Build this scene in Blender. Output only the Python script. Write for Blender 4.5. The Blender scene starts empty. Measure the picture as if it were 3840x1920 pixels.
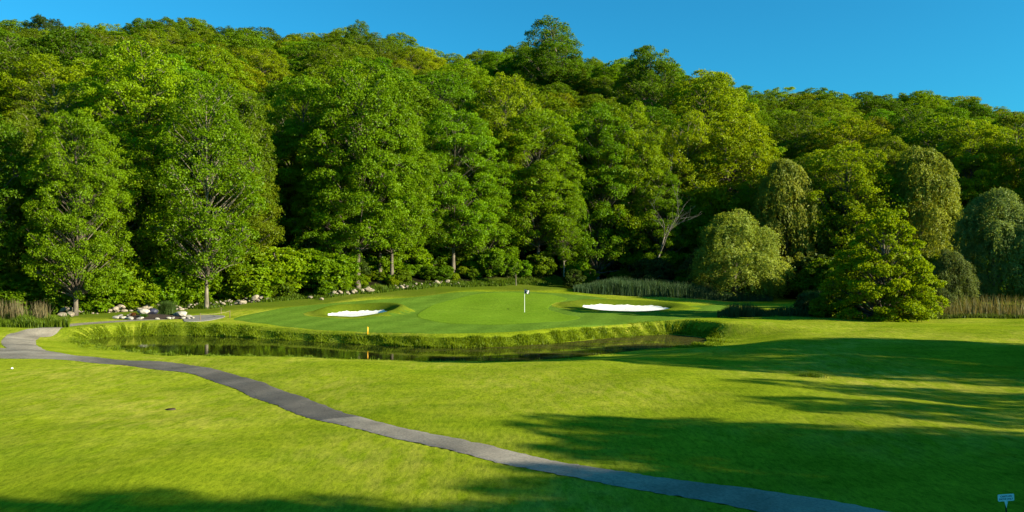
import bpy, math, random
import numpy as np
from mathutils import Vector

# ------------------------------------------------------------------ camera, sky, sun, exposure
sc = bpy.context.scene
COL = sc.collection
CAM_H = 5.25            # eye height over the flat lawn (the tee stands on a mound)
FPX = 3000.0            # focal length in pixels of the 3840 px wide photograph
HOR = 970.0             # row of the horizon in the photograph
SUN_EL = 17.5           # degrees
SUN_AZ = 21.0           # degrees behind the +X axis (towards the camera side)

cam_data = bpy.data.cameras.new('camera')
cam_data.sensor_width = 36.0
cam_data.lens = 36.0 * FPX / 3840.0
cam_data.shift_y = (HOR - 960.0) / 3840.0
cam_data.clip_start = 0.1
cam_data.clip_end = 3000.0
cam = bpy.data.objects.new('camera', cam_data)
cam.location = (0, 0, CAM_H)
cam.rotation_euler = (math.radians(90), 0, 0)
COL.objects.link(cam)
sc.camera = cam

world = bpy.data.worlds.new('World')
sc.world = world
world.use_nodes = True
wn = world.node_tree.nodes; wl = world.node_tree.links
wn.clear()
w_out = wn.new('ShaderNodeOutputWorld')
w_bg = wn.new('ShaderNodeBackground')
w_sky = wn.new('ShaderNodeTexSky')
w_sky.sky_type = 'NISHITA'
w_sky.sun_disc = False
w_sky.sun_elevation = math.radians(SUN_EL)
w_sky.sun_rotation = math.radians(90 + SUN_AZ)
w_sky.air_density = 1.0
w_sky.dust_density = 1.0
w_sky.ozone_density = 3.0
w_mul = wn.new('ShaderNodeMix'); w_mul.data_type = 'RGBA'; w_mul.blend_type = 'MULTIPLY'
w_mul.inputs[0].default_value = 1.0
w_mul.inputs[7].default_value = (0.13, 0.82, 1.0, 1.0)
wl.new(w_sky.outputs[0], w_mul.inputs[6])
wl.new(w_mul.outputs[2], w_bg.inputs[0])
w_bg.inputs[1].default_value = 0.066
wl.new(w_bg.outputs[0], w_out.inputs[0])

sun_data = bpy.data.lights.new('sun', 'SUN')
sun_data.energy = 4.4
sun_data.angle = math.radians(0.5)
sun_data.color = (1.0, 0.90, 0.68)
sun = bpy.data.objects.new('sun', sun_data)
_el, _az = math.radians(SUN_EL), math.radians(SUN_AZ)
SUN_DIR = Vector((math.cos(_el) * math.cos(_az), -math.cos(_el) * math.sin(_az), math.sin(_el)))
sun.rotation_euler = (-SUN_DIR).to_track_quat('-Z', 'Y').to_euler()
sun.location = SUN_DIR * 200
COL.objects.link(sun)

sc.view_settings.view_transform = 'Standard'
sc.view_settings.look = 'None'
sc.view_settings.gamma = 1.0
sc.view_settings.use_curve_mapping = False
sc.view_settings.exposure = 1.6
sc.cycles.max_bounces = 8
sc.cycles.diffuse_bounces = 5
sc.cycles.glossy_bounces = 3
sc.cycles.transmission_bounces = 4
sc.cycles.use_denoising = True

# ------------------------------------------------------------------ helpers
def P(px, py, d):
    """A pixel of the photograph at depth d -> a point."""
    return ((px - 1920.0) / FPX * d, d, CAM_H - (py - HOR) / FPX * d)

def PX(px, d):
    return (px - 1920.0) / FPX * d

def flat(px, py, z=0.0):
    """A pixel on a level surface z -> (x, y)."""
    d = (CAM_H - z) * FPX / (py - HOR)
    return (PX(px, d), d)

def tag(o, label=None, category=None, group=None, kind=None):
    if label: o['label'] = label
    if category: o['category'] = category
    if group: o['group'] = group
    if kind: o['kind'] = kind
    return o

def link(name, me, mat=None, parent=None):
    if mat is not None and len(me.materials) == 0:
        me.materials.append(mat)
    o = bpy.data.objects.new(name, me)
    COL.objects.link(o)
    if parent is not None:
        o.parent = parent
    return o

def empty(name, loc, rz=0.0, s=1.0):
    o = bpy.data.objects.new(name, None)
    o.location = loc
    o.rotation_euler = (0, 0, rz)
    o.scale = (s, s, s)
    o.empty_display_size = 0.3
    COL.objects.link(o)
    return o

def npmesh(name, V, Q, smooth=False, attrs=None):
    """V (n,3), Q (m,k) faces that all have k corners."""
    V = np.ascontiguousarray(V, dtype=np.float32)
    Q = np.ascontiguousarray(Q, dtype=np.int32)
    m, k = Q.shape
    me = bpy.data.meshes.new(name)
    me.vertices.add(len(V)); me.vertices.foreach_set('co', V.ravel())
    me.loops.add(m * k); me.loops.foreach_set('vertex_index', Q.ravel())
    me.polygons.add(m)
    me.polygons.foreach_set('loop_start', np.arange(0, m * k, k, dtype=np.int32))
    if smooth:
        me.polygons.foreach_set('use_smooth', np.ones(m, dtype=bool))
    me.update(calc_edges=True)
    for an, av in (attrs or {}).items():
        a = me.attributes.new(an, 'FLOAT', 'POINT')
        a.data.foreach_set('value', np.ascontiguousarray(av, dtype=np.float32))
    return me

def tube(pts, radii, sides=6, cap=True):
    pts = np.asarray(pts, float); n = len(pts)
    radii = np.asarray(radii, float)
    t = np.gradient(pts, axis=0)
    t /= np.linalg.norm(t, axis=1)[:, None] + 1e-9
    ref = np.where(np.abs(t[:, 2:3]) > 0.9, np.array([[1.0, 0, 0]]), np.array([[0, 0, 1.0]]))
    if np.mean(np.abs(t[:, 2])) > 0.6:
        ref = np.tile(np.array([[1.0, 0, 0]]), (n, 1))
    b = np.cross(t, ref); b /= np.linalg.norm(b, axis=1)[:, None] + 1e-9
    c = np.cross(t, b)
    a = np.linspace(0, 2 * np.pi, sides, endpoint=False)
    ring = (np.cos(a)[None, :, None] * b[:, None, :] + np.sin(a)[None, :, None] * c[:, None, :]) * radii[:, None, None]
    V = (pts[:, None, :] + ring).reshape(-1, 3)
    i = np.arange(n - 1)[:, None]; j = np.arange(sides)[None, :]
    Q = np.stack([i * sides + j, i * sides + (j + 1) % sides, (i + 1) * sides + (j + 1) % sides, (i + 1) * sides + j], -1).reshape(-1, 4)
    return V, Q

class Geo:
    def __init__(s): s.V = []; s.Q = []; s.n = 0; s.A = []
    def add(s, V, Q, a=None):
        s.V.append(V); s.Q.append(np.asarray(Q) + s.n); s.n += len(V)
        s.A.append(np.zeros(len(V)) if a is None else a)
    def tube(s, *a, **k): s.add(*tube(*a, **k))
    def box(s, c, h, rz=0.0):
        V = np.array([[x, y, z] for z in (-1, 1) for y in (-1, 1) for x in (-1, 1)], float) * np.asarray(h)
        ca, sa = math.cos(rz), math.sin(rz)
        V = V @ np.array([[ca, sa, 0], [-sa, ca, 0], [0, 0, 1]]) + np.asarray(c)
        s.add(V, [[0, 2, 3, 1], [4, 5, 7, 6], [0, 1, 5, 4], [2, 6, 7, 3], [0, 4, 6, 2], [1, 3, 7, 5]])
    def mesh(s, name, smooth=False, attr=None):
        V = np.concatenate(s.V); Q = np.concatenate(s.Q)
        return npmesh(name, V, Q, smooth, {attr: np.concatenate(s.A)} if attr else None)

def smooth01(t):
    t = np.clip(t, 0, 1)
    return t * t * (3 - 2 * t)

# ------------------------------------------------------------------ materials
def new_mat(name):
    m = bpy.data.materials.new(name); m.use_nodes = True
    nt = m.node_tree; nt.nodes.clear()
    out = nt.nodes.new('ShaderNodeOutputMaterial')
    return m, nt, out

def N(nt, t, **kw):
    n = nt.nodes.new(t)
    for k, v in kw.items(): setattr(n, k, v)
    return n

def noise(nt, vec, scale, detail=4.0, rough=0.55, dist=0.0):
    n = N(nt, 'ShaderNodeTexNoise')
    n.inputs['Scale'].default_value = scale; n.inputs['Detail'].default_value = detail
    n.inputs['Roughness'].default_value = rough; n.inputs['Distortion'].default_value = dist
    if vec is not None: nt.links.new(vec, n.inputs['Vector'])
    return n.outputs['Fac']

def ramp(nt, fac, stops):
    r = N(nt, 'ShaderNodeValToRGB')
    e = r.color_ramp.elements
    while len(e) < len(stops): e.new(0.5)
    for el, (p, c) in zip(e, stops):
        el.position = p; el.color = (*c, 1.0) if len(c) == 3 else c
    nt.links.new(fac, r.inputs[0])
    return r.outputs[0]

def mixc(nt, fac, a, b, mode='MIX'):
    m = N(nt, 'ShaderNodeMix', data_type='RGBA', blend_type=mode)
    if isinstance(fac, (int, float)): m.inputs[0].default_value = fac
    else: nt.links.new(fac, m.inputs[0])
    for s, v in ((6, a), (7, b)):
        if isinstance(v, tuple): m.inputs[s].default_value = (*v, 1.0)
        else: nt.links.new(v, m.inputs[s])
    return m.outputs[2]

def mathn(nt, op, a, b=None, clamp=False):
    m = N(nt, 'ShaderNodeMath', operation=op, use_clamp=clamp)
    for i, v in enumerate((a, b)):
        if v is None: continue
        if isinstance(v, (int, float)): m.inputs[i].default_value = v
        else: nt.links.new(v, m.inputs[i])
    return m.outputs[0]

def attr(nt, name):
    return N(nt, 'ShaderNodeAttribute', attribute_name=name).outputs['Fac']

def obj_vec(nt, scale=(1, 1, 1), rot=(0, 0, 0)):
    tc = N(nt, 'ShaderNodeTexCoord'); mp = N(nt, 'ShaderNodeMapping')
    mp.inputs['Scale'].default_value = scale; mp.inputs['Rotation'].default_value = rot
    nt.links.new(tc.outputs['Object'], mp.inputs[0])
    return mp.outputs[0]

def bump(nt, h, strength, dist):
    b = N(nt, 'ShaderNodeBump'); b.inputs['Strength'].default_value = strength
    b.inputs['Distance'].default_value = dist
    nt.links.new(h, b.inputs['Height'])
    return b.outputs[0]

def principled(nt, out, color, rough=0.8, normal=None, spec=0.2, **kw):
    p = N(nt, 'ShaderNodeBsdfPrincipled')
    if isinstance(color, tuple): p.inputs['Base Color'].default_value = (*color, 1.0)
    else: nt.links.new(color, p.inputs['Base Color'])
    if isinstance(rough, (int, float)): p.inputs['Roughness'].default_value = rough
    else: nt.links.new(rough, p.inputs['Roughness'])
    p.inputs['Specular IOR Level'].default_value = spec
    for k, v in kw.items(): p.inputs[k].default_value = v
    if normal is not None: nt.links.new(normal, p.inputs['Normal'])
    nt.links.new(p.outputs[0], out.inputs[0])
    return p

def simple_mat(name, color, rough=0.7, var=0.25, scale=6.0, spec=0.2):
    m, nt, out = new_mat(name)
    v = obj_vec(nt)
    f = noise(nt, v, scale, 5)
    dark = tuple(c * (1 - var) for c in color); light = tuple(min(1, c * (1 + var)) for c in color)
    principled(nt, out, ramp(nt, f, [(0.3, dark), (0.7, light)]), rough, bump(nt, f, 0.3, 0.02), spec)
    return m

GRASS_SAT = 1.0
def grass_mat(name, a, b, dry, dry_amt=0.5, fine=9.0, forest=False, stripes=None, bump_d=0.03):
    """a, b: two turf greens; dry: straw coloured patches."""
    m, nt, out = new_mat(name)
    v = obj_vec(nt)
    big = noise(nt, v, 0.09, 3, 0.5, 0.3)
    mid = noise(nt, obj_vec(nt, (0.45, 1.0, 1.0), (0, 0, 0.35)), 0.7, 5, 0.6, 0.6)
    mid2 = noise(nt, obj_vec(nt, (1.0, 0.35, 1.0), (0, 0, -0.5)), 1.9, 4, 0.6, 0.4)
    small = noise(nt, obj_vec(nt, (1, 0.32, 1), (0, 0, 0.2)), fine, 4, 0.75)
    tiny = noise(nt, v, fine * 4.2, 3, 0.7)
    g = mixc(nt, ramp(nt, mid, [(0.34, (0, 0, 0)), (0.66, (1, 1, 1))]), a, b)
    dfac = mathn(nt, 'MULTIPLY', ramp(nt, big, [(0.42, (0, 0, 0)), (0.66, (1, 1, 1))]), ramp(nt, mid2, [(0.36, (0, 0, 0)), (0.7, (1, 1, 1))]))
    g = mixc(nt, mathn(nt, 'MULTIPLY', dfac, dry_amt), g, dry)
    if stripes:
        ang, width, amt = stripes
        w = N(nt, 'ShaderNodeTexWave', wave_type='BANDS', bands_direction='X', wave_profile='SIN')
        w.inputs['Scale'].default_value = 1.0 / width; w.inputs['Distortion'].default_value = 1.2
        w.inputs['Detail'].default_value = 2.0; w.inputs['Detail Scale'].default_value = 0.35
        nt.links.new(obj_vec(nt, (0.16, 0.16, 0.16), (0, 0, ang)), w.inputs['Vector'])
        g = mixc(nt, mathn(nt, 'MULTIPLY', w.outputs['Fac'], amt), g, tuple(c * 0.62 for c in a))
    g = mixc(nt, 1.0, g, ramp(nt, small, [(0.28, (0.56, 0.60, 0.54)), (0.5, (1, 1, 1)), (0.74, (1.36, 1.30, 1.15))]), 'MULTIPLY')
    coarse = noise(nt, obj_vec(nt, (0.8, 0.3, 1), (0, 0, -0.3)), fine * 0.4, 4, 0.7)
    g = mixc(nt, 1.0, g, ramp(nt, coarse, [(0.3, (0.80, 0.83, 0.78)), (0.5, (1, 1, 1)), (0.72, (1.16, 1.13, 1.03))]), 'MULTIPLY')
    g = mixc(nt, 1.0, g, ramp(nt, tiny, [(0.3, (0.62, 0.65, 0.6)), (0.72, (1.36, 1.32, 1.2))]), 'MULTIPLY')
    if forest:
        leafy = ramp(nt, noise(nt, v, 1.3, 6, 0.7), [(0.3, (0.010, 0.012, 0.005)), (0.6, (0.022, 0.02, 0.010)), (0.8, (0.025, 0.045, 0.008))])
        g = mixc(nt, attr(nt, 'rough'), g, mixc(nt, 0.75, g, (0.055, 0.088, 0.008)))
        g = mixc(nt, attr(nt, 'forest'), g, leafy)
    h = mathn(nt, 'ADD', mathn(nt, 'MULTIPLY', small, 1.0), mathn(nt, 'MULTIPLY', tiny, 0.5))
    nrm = bump(nt, h, 0.55, bump_d)
    d = N(nt, 'ShaderNodeBsdfDiffuse'); nt.links.new(g, d.inputs[0]); nt.links.new(nrm, d.inputs['Normal'])
    sh = N(nt, 'ShaderNodeBsdfSheen'); nt.links.new(g, sh.inputs[0]); sh.inputs['Roughness'].default_value = 0.5
    nt.links.new(nrm, sh.inputs['Normal'])
    ad = N(nt, 'ShaderNodeMixShader'); ad.inputs[0].default_value = 0.22
    nt.links.new(d.outputs[0], ad.inputs[1]); nt.links.new(sh.outputs[0], ad.inputs[2])
    nt.links.new(ad.outputs[0], out.inputs[0])
    return m

def leaf_mat(name, yellow=0.25, transl=0.46, gloss=0.010):
    """Leaf colour = the object's own colour, varied leaf by leaf (attribute 'v')."""
    m, nt, out = new_mat(name)
    oi = N(nt, 'ShaderNodeObjectInfo')
    v = attr(nt, 'v')
    var = ramp(nt, v, [(0.0, (0.58, 0.64, 0.6)), (0.5, (1, 1, 1)), (1.0, (1.45, 1.30, 0.9))])
    c = mixc(nt, 1.0, oi.outputs['Color'], var, 'MULTIPLY')
    d = N(nt, 'ShaderNodeBsdfDiffuse'); nt.links.new(c, d.inputs[0])
    t = N(nt, 'ShaderNodeBsdfTranslucent')
    nt.links.new(mixc(nt, 1.0, c, (1.25, 1.2, 0.5), 'MULTIPLY'), t.inputs[0])
    g = N(nt, 'ShaderNodeBsdfGlossy'); g.inputs['Roughness'].default_value = 0.45
    g.inputs[0].default_value = (0.6, 0.7, 0.5, 1)
    m1 = N(nt, 'ShaderNodeMixShader'); m1.inputs[0].default_value = transl
    nt.links.new(d.outputs[0], m1.inputs[1]); nt.links.new(t.outputs[0], m1.inputs[2])
    m2 = N(nt, 'ShaderNodeMixShader'); m2.inputs[0].default_value = gloss
    nt.links.new(m1.outputs[0], m2.inputs[1]); nt.links.new(g.outputs[0], m2.inputs[2])
    nt.links.new(m2.outputs[0], out.inputs[0])
    return m

def bark_mat(name, a, b):
    m, nt, out = new_mat(name)
    v = obj_vec(nt, (1, 1, 0.22))
    f = noise(nt, v, 5.0, 6, 0.65, 0.4)
    f2 = noise(nt, obj_vec(nt), 0.9, 3)
    c = mixc(nt, ramp(nt, f2, [(0.4, (0, 0, 0)), (0.65, (1, 1, 1))]), ramp(nt, f, [(0.3, a), (0.7, b)]), ramp(nt, f, [(0.3, tuple(x * 0.6 for x in a)), (0.7, a)]))
    principled(nt, out, c, 0.9, bump(nt, f, 0.8, 0.05), 0.1)
    return m

M = {}
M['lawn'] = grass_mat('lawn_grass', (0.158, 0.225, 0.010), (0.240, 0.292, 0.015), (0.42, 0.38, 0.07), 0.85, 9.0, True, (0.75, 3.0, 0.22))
M['apron'] = grass_mat('apron_grass', (0.098, 0.182, 0.020), (0.128, 0.22, 0.026), (0.135, 0.21, 0.03), 0.3, 12.0, False, (0.25, 1.6, 0.35), 0.012)
M['green'] = grass_mat('green_grass', (0.125, 0.225, 0.014), (0.150, 0.25, 0.018), (0.16, 0.24, 0.03), 0.35, 14.0, False, (0.1, 2.4, 0.18), 0.008)
M['leaf'] = leaf_mat('broad_leaf')
M['willow'] = leaf_mat('willow_leaf', transl=0.42, gloss=0.012)
M['blade'] = leaf_mat('grass_blade', transl=0.38, gloss=0.012)
M['bark'] = bark_mat('grey_bark', (0.07, 0.058, 0.043), (0.20, 0.165, 0.12))
M['pale_bark'] = bark_mat('pale_bark', (0.10, 0.085, 0.06), (0.26, 0.22, 0.165))
M['dead_wood'] = bark_mat('dead_wood', (0.16, 0.14, 0.11), (0.34, 0.30, 0.25))

def N_color(nt, v):
    n = N(nt, 'ShaderNodeTexNoise'); n.inputs['Scale'].default_value = 0.9; nt.links.new(v, n.inputs['Vector'])
    return n.outputs['Color']

def asphalt():
    m, nt, out = new_mat('path_asphalt')
    v = obj_vec(nt)
    a = noise(nt, v, 0.35, 4, 0.6, 0.5); b = noise(nt, v, 14, 4, 0.7); c = noise(nt, v, 60, 2)
    base = ramp(nt, a, [(0.36, (0.088, 0.078, 0.064)), (0.52, (0.128, 0.112, 0.090)), (0.68, (0.18, 0.155, 0.122))])
    base = mixc(nt, 1.0, base, ramp(nt, b, [(0.3, (0.74, 0.74, 0.74)), (0.7, (1.2, 1.2, 1.2))]), 'MULTIPLY')
    base = mixc(nt, 1.0, base, ramp(nt, c, [(0.3, (0.75, 0.75, 0.75)), (0.7, (1.2, 1.2, 1.2))]), 'MULTIPLY')
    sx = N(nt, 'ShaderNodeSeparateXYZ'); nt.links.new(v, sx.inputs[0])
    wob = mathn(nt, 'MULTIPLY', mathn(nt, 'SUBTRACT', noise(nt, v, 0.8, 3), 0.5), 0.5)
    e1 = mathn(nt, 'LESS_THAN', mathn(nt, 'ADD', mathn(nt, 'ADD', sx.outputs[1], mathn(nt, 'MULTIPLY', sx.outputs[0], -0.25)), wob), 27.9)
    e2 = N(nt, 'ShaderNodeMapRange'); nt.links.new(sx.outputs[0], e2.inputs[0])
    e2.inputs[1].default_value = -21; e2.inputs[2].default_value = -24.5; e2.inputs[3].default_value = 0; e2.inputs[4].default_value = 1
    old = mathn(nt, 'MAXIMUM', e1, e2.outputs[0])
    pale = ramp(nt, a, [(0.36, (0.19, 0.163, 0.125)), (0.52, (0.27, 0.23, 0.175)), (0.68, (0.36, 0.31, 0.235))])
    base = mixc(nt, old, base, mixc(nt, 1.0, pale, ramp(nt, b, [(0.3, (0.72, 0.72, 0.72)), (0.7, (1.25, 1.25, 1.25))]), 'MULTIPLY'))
    ck = N(nt, 'ShaderNodeTexVoronoi', feature='DISTANCE_TO_EDGE'); ck.inputs['Scale'].default_value = 0.55
    nt.links.new(mixc(nt, 0.25, v, N_color(nt, v)), ck.inputs['Vector'])
    base = mixc(nt, 1.0, base, ramp(nt, ck.outputs['Distance'], [(0.0, (0.78, 0.78, 0.78)), (0.008, (1, 1, 1))]), 'MULTIPLY')
    principled(nt, out, base, 0.9, bump(nt, mathn(nt, 'ADD', b, c), 0.5, 0.02), 0.15)
    return m
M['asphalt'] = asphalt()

def water():
    m, nt, out = new_mat('pond_water')
    v = obj_vec(nt)
    alg = noise(nt, obj_vec(nt, (0.5, 1.6, 1)), 0.55, 6, 0.68, 0.8)
    patch = noise(nt, v, 0.07, 3, 0.5)
    geo = N(nt, 'ShaderNodeSeparateXYZ'); nt.links.new(v, geo.inputs[0])
    # floating weed is thicker towards the shallow eastern arm
    east = N(nt, 'ShaderNodeMapRange'); nt.links.new(geo.outputs[0], east.inputs[0])
    east.inputs[1].default_value = -12; east.inputs[2].default_value = 8; east.inputs[3].default_value = -0.10; east.inputs[4].default_value = 0.10
    f = mathn(nt, 'ADD', mathn(nt, 'ADD', mathn(nt, 'MULTIPLY', alg, 0.75), mathn(nt, 'MULTIPLY', patch, 0.25)), east.outputs[0])
    mask = ramp(nt, f, [(0.50, (0, 0, 0)), (0.60, (1, 1, 1))])
    wat = N(nt, 'ShaderNodeBsdfPrincipled')
    wat.inputs['Base Color'].default_value = (0.012, 0.014, 0.004, 1); wat.inputs['Roughness'].default_value = 0.03
    wat.inputs['IOR'].default_value = 1.33
    rip = noise(nt, obj_vec(nt, (1, 2.2, 1)), 2.2, 3, 0.5)
    nt.links.new(bump(nt, rip, 0.12, 0.012), wat.inputs['Normal'])
    alga = N(nt, 'ShaderNodeBsdfPrincipled')
    nt.links.new(ramp(nt, noise(nt, v, 5, 4), [(0.3, (0.03, 0.03, 0.004)), (0.7, (0.10, 0.085, 0.012))]), alga.inputs['Base Color'])
    alga.inputs['Roughness'].default_value = 0.9; alga.inputs['Specular IOR Level'].default_value = 0.05
    mx = N(nt, 'ShaderNodeMixShader')
    nt.links.new(mathn(nt, 'MULTIPLY', mask, 0.72), mx.inputs[0]); nt.links.new(wat.outputs[0], mx.inputs[1]); nt.links.new(alga.outputs[0], mx.inputs[2])
    nt.links.new(mx.outputs[0], out.inputs[0])
    return m
M['water'] = water()

def sand():
    m, nt, out = new_mat('bunker_sand')
    v = obj_vec(nt, (1, 2.5, 1), (0, 0, 0.5))
    f = noise(nt, v, 3.0, 5, 0.65); f2 = noise(nt, obj_vec(nt), 22, 3)
    principled(nt, out, ramp(nt, f, [(0.3, (0.70, 0.67, 0.61)), (0.7, (0.82, 0.79, 0.73))]), 0.95, bump(nt, mathn(nt, 'ADD', f, mathn(nt, 'MULTIPLY', f2, 0.3)), 0.5, 0.06), 0.1)
    return m
M['sand'] = sand()
M['stone'] = simple_mat('field_stone', (0.23, 0.19, 0.14), 0.9, 0.55, 1.7)
M['white_stone'] = simple_mat('pale_stone', (0.30, 0.27, 0.225), 0.85, 0.5, 2.2)
M['mulch'] = simple_mat('bark_mulch', (0.045, 0.03, 0.02), 0.95, 0.6, 14.0)
M['concrete'] = simple_mat('pad_concrete', (0.22, 0.20, 0.175), 0.9, 0.2, 3.0)
M['white_paint'] = simple_mat('white_paint', (0.78, 0.78, 0.72), 0.45, 0.06, 8.0, 0.4)
M['yellow_paint'] = simple_mat('yellow_paint', (0.80, 0.40, 0.015), 0.5, 0.12, 9.0, 0.4)
M['dark_cloth'] = simple_mat('dark_cloth', (0.012, 0.016, 0.030), 0.8, 0.2, 9.0)
M['rope'] = simple_mat('weathered_rope', (0.30, 0.25, 0.13), 0.9, 0.2, 20.0)
M['post_wood'] = simple_mat('post_wood', (0.16, 0.12, 0.07), 0.9, 0.25, 12.0)
M['sign_face'] = simple_mat('sign_face', (0.86, 0.93, 0.90), 0.5, 0.05, 8.0, 0.4)
M['sign_ink'] = simple_mat('sign_ink', (0.012, 0.03, 0.09), 0.5, 0.1, 8.0, 0.3)
M['black_metal'] = simple_mat('black_metal', (0.015, 0.015, 0.016), 0.5, 0.2, 10.0, 0.4)
M['iron'] = simple_mat('rusty_iron', (0.05, 0.035, 0.022), 0.8, 0.3, 10.0)

# ------------------------------------------------------------------ terrain
SKY_PX = np.array([-900, -200, 0, 500, 700, 880, 1100, 1350, 1600, 1800, 1950, 2250, 2480, 2600, 2800, 3000, 3200, 3400, 3600, 3840, 4400])
SKY_PY = np.array([130, 120, 105, 100, 90, 125, 125, 110, 165, 195, 185, 185, 225, 275, 325, 360, 372, 362, 380, 420, 430])
RIDGE = 232.0
def edge(x):
    return np.interp(x, [-200, -80, -60, -45, -30, -18, -8, 5, 20, 30, 45, 60, 80, 150, 300],
                        [50, 58, 66, 73, 82, 92, 101, 109, 115, 116, 108, 100, 95, 90, 80])

def resample(pts, n, closed=True):
    """Smooth closed (or open) curve through pts: Catmull-Rom, n points."""
    p = np.asarray(pts, float); k = len(p); out = []
    segs = k if closed else k - 1
    per = max(2, n // segs)
    for i in range(segs):
        if closed: a, b, c, d = p[(i - 1) % k], p[i], p[(i + 1) % k], p[(i + 2) % k]
        else: a, b, c, d = p[max(i - 1, 0)], p[i], p[i + 1], p[min(i + 2, k - 1)]
        t = np.linspace(0, 1, per, endpoint=False)[:, None]
        out.append(0.5 * ((2 * b) + (c - a) * t + (2 * a - 5 * b + 4 * c - d) * t * t + (3 * b - a - 3 * c + d) * t ** 3))
    if not closed: out.append(p[-1:])
    return np.concatenate(out)

def seg_dist(X, Y, poly, closed):
    """distance of points to a polyline"""
    best = np.full(X.shape, 1e9)
    n = len(poly)
    for i in range(n if closed else n - 1):
        a = poly[i]; b = poly[(i + 1) % n]
        d = b - a; L2 = d @ d + 1e-12
        t = np.clip(((X - a[0]) * d[0] + (Y - a[1]) * d[1]) / L2, 0, 1)
        best = np.minimum(best, (X - a[0] - t * d[0]) ** 2 + (Y - a[1] - t * d[1]) ** 2)
    return np.sqrt(best)

def inside(X, Y, poly):
    r = np.zeros(X.shape, bool); n = len(poly); j = n - 1
    for i in range(n):
        xi, yi = poly[i]; xj, yj = poly[j]
        if yi != yj:
            r ^= ((yi > Y) != (yj > Y)) & (X < (xj - xi) * (Y - yi) / (yj - yi) + xi)
        j = i
    return r

WATER_Z = -0.8
pond_px_far = [(330, 1277), (430, 1263), (600, 1257), (900, 1264), (1200, 1283), (1500, 1298), (1700, 1303), (1900, 1299), (2100, 1284), (2300, 1266), (2500, 1254), (2640, 1266)]
pond_far = [flat(a, b, WATER_Z) for a, b in pond_px_far]
pond_near = [flat(a, b, WATER_Z) for a, b in [(2640, 1288), (2500, 1303), (2300, 1321), (2100, 1340), (1900, 1352), (1600, 1352), (1300, 1344), (1100, 1339), (900, 1336), (640, 1326), (470, 1308), (370, 1292)]]
POND = resample(pond_far + pond_near, 192)

path_up_px = [(-300, 1300), (20, 1305), (145, 1312), (373, 1340), (596, 1354), (745, 1373), (931, 1418), (1118, 1481), (1341, 1560), (1639, 1629), (1919, 1690), (2143, 1738), (2441, 1783), (2814, 1831), (3350, 1920), (3900, 2020)]
path_lo_px = [(-300, 1342), (0, 1343), (130, 1344), (300, 1354), (520, 1376), (693, 1396), (820, 1436), (969, 1496), (1162, 1567), (1490, 1645), (1845, 1728), (1990, 1757), (2293, 1816), (2665, 1880), (3000, 1952), (3500, 2060)]
spur_px = [(250, 1334), (130, 1318), (72, 1290), (92, 1258), (170, 1235), (260, 1219), (400, 1208), (560, 1199), (700, 1194), (835, 1190)]
SPUR_FLAT = [flat(a, b) for a, b in spur_px]
PATH_W, SPUR_W = 1.08, 0.95

BUNKERS = [  # cx, cy, ax, ay, mound, side
    (PX(1344, 74.6), 74.6, 2.75, 2.9, 0.62, 0.75),
    (PX(2346, 81.8), 81.8, 4.2, 3.2, 0.42, 0.35)]

def Hbase(x, y):
    x = np.asarray(x, float); y = np.asarray(y, float)
    e = edge(x)
    k = np.interp(x, [-48, -36, -26, -15, 0, 8, 16, 26], [0, .03, .055, .068, .056, .046, .022, 0])
    yy = np.minimum(y, e)
    r = np.maximum(yy - 70, 0)
    z = k * np.where(r < 8, r * r / 16, r - 4)
    s = np.maximum(y - e - 1.0, 0)
    th = 1920 + FPX * x / np.maximum(y, 5)
    A = (HOR - np.interp(th, SKY_PX, SKY_PY)) / FPX
    Zr = CAM_H + A * RIDGE - 17.5
    t = s / np.maximum(RIDGE - e, 20)
    z = z + Zr * np.where(t < 1, np.minimum(t, 1) ** 1.12, 1.0) - np.maximum(y - RIDGE - 6, 0) * 0.16
    # gentle swells of the lawn
    lawn = np.clip(1 - s / 6, 0, 1)
    z = z + lawn * (0.10 * np.sin(x * 0.19 + 0.6) * np.sin(y * 0.23 + 0.4) + 0.06 * np.sin(x * 0.43 + y * 0.31) + 0.02 * np.sin(x * 1.1 - y * 0.7)) * np.clip((y - 12) / 8, 0, 1)
    # long low swell right of the pond
    z = z + 0.35 * np.exp(-((x - 18) / 7) ** 2 - ((y - 63) / 5) ** 2)
    # the tee mound below the camera
    z = z + 3.6 * smooth01((13.0 - y) / 12.0) * np.exp(-(x / 30.0) ** 2)
    return z

def bunk(x, y, z):
    for cx, cy, ax, ay, mound, side in BUNKERS:
        u = (x - cx) / ax; v = (y - cy) / ay
        a = np.arctan2(v, u)
        r = np.sqrt(u * u + v * v) / (1 + 0.07 * np.sin(2 * a + 1) + 0.05 * np.sin(3 * a))
        back = np.clip(0.25 + v / np.maximum(r, 0.3), 0, 1)
        right = np.clip(u / np.maximum(r, 0.3), 0, 1) * side
        z = z + mound * np.exp(-((r - 1.32) / 0.26) ** 2) * np.clip(back + right, 0, 1.05)
        z = z - 0.20 * smooth01((1.10 - r) / 0.22) + 0.10 * smooth01((1.0 - r) / 0.9) * np.clip(v, 0, 1)
    return z

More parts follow.
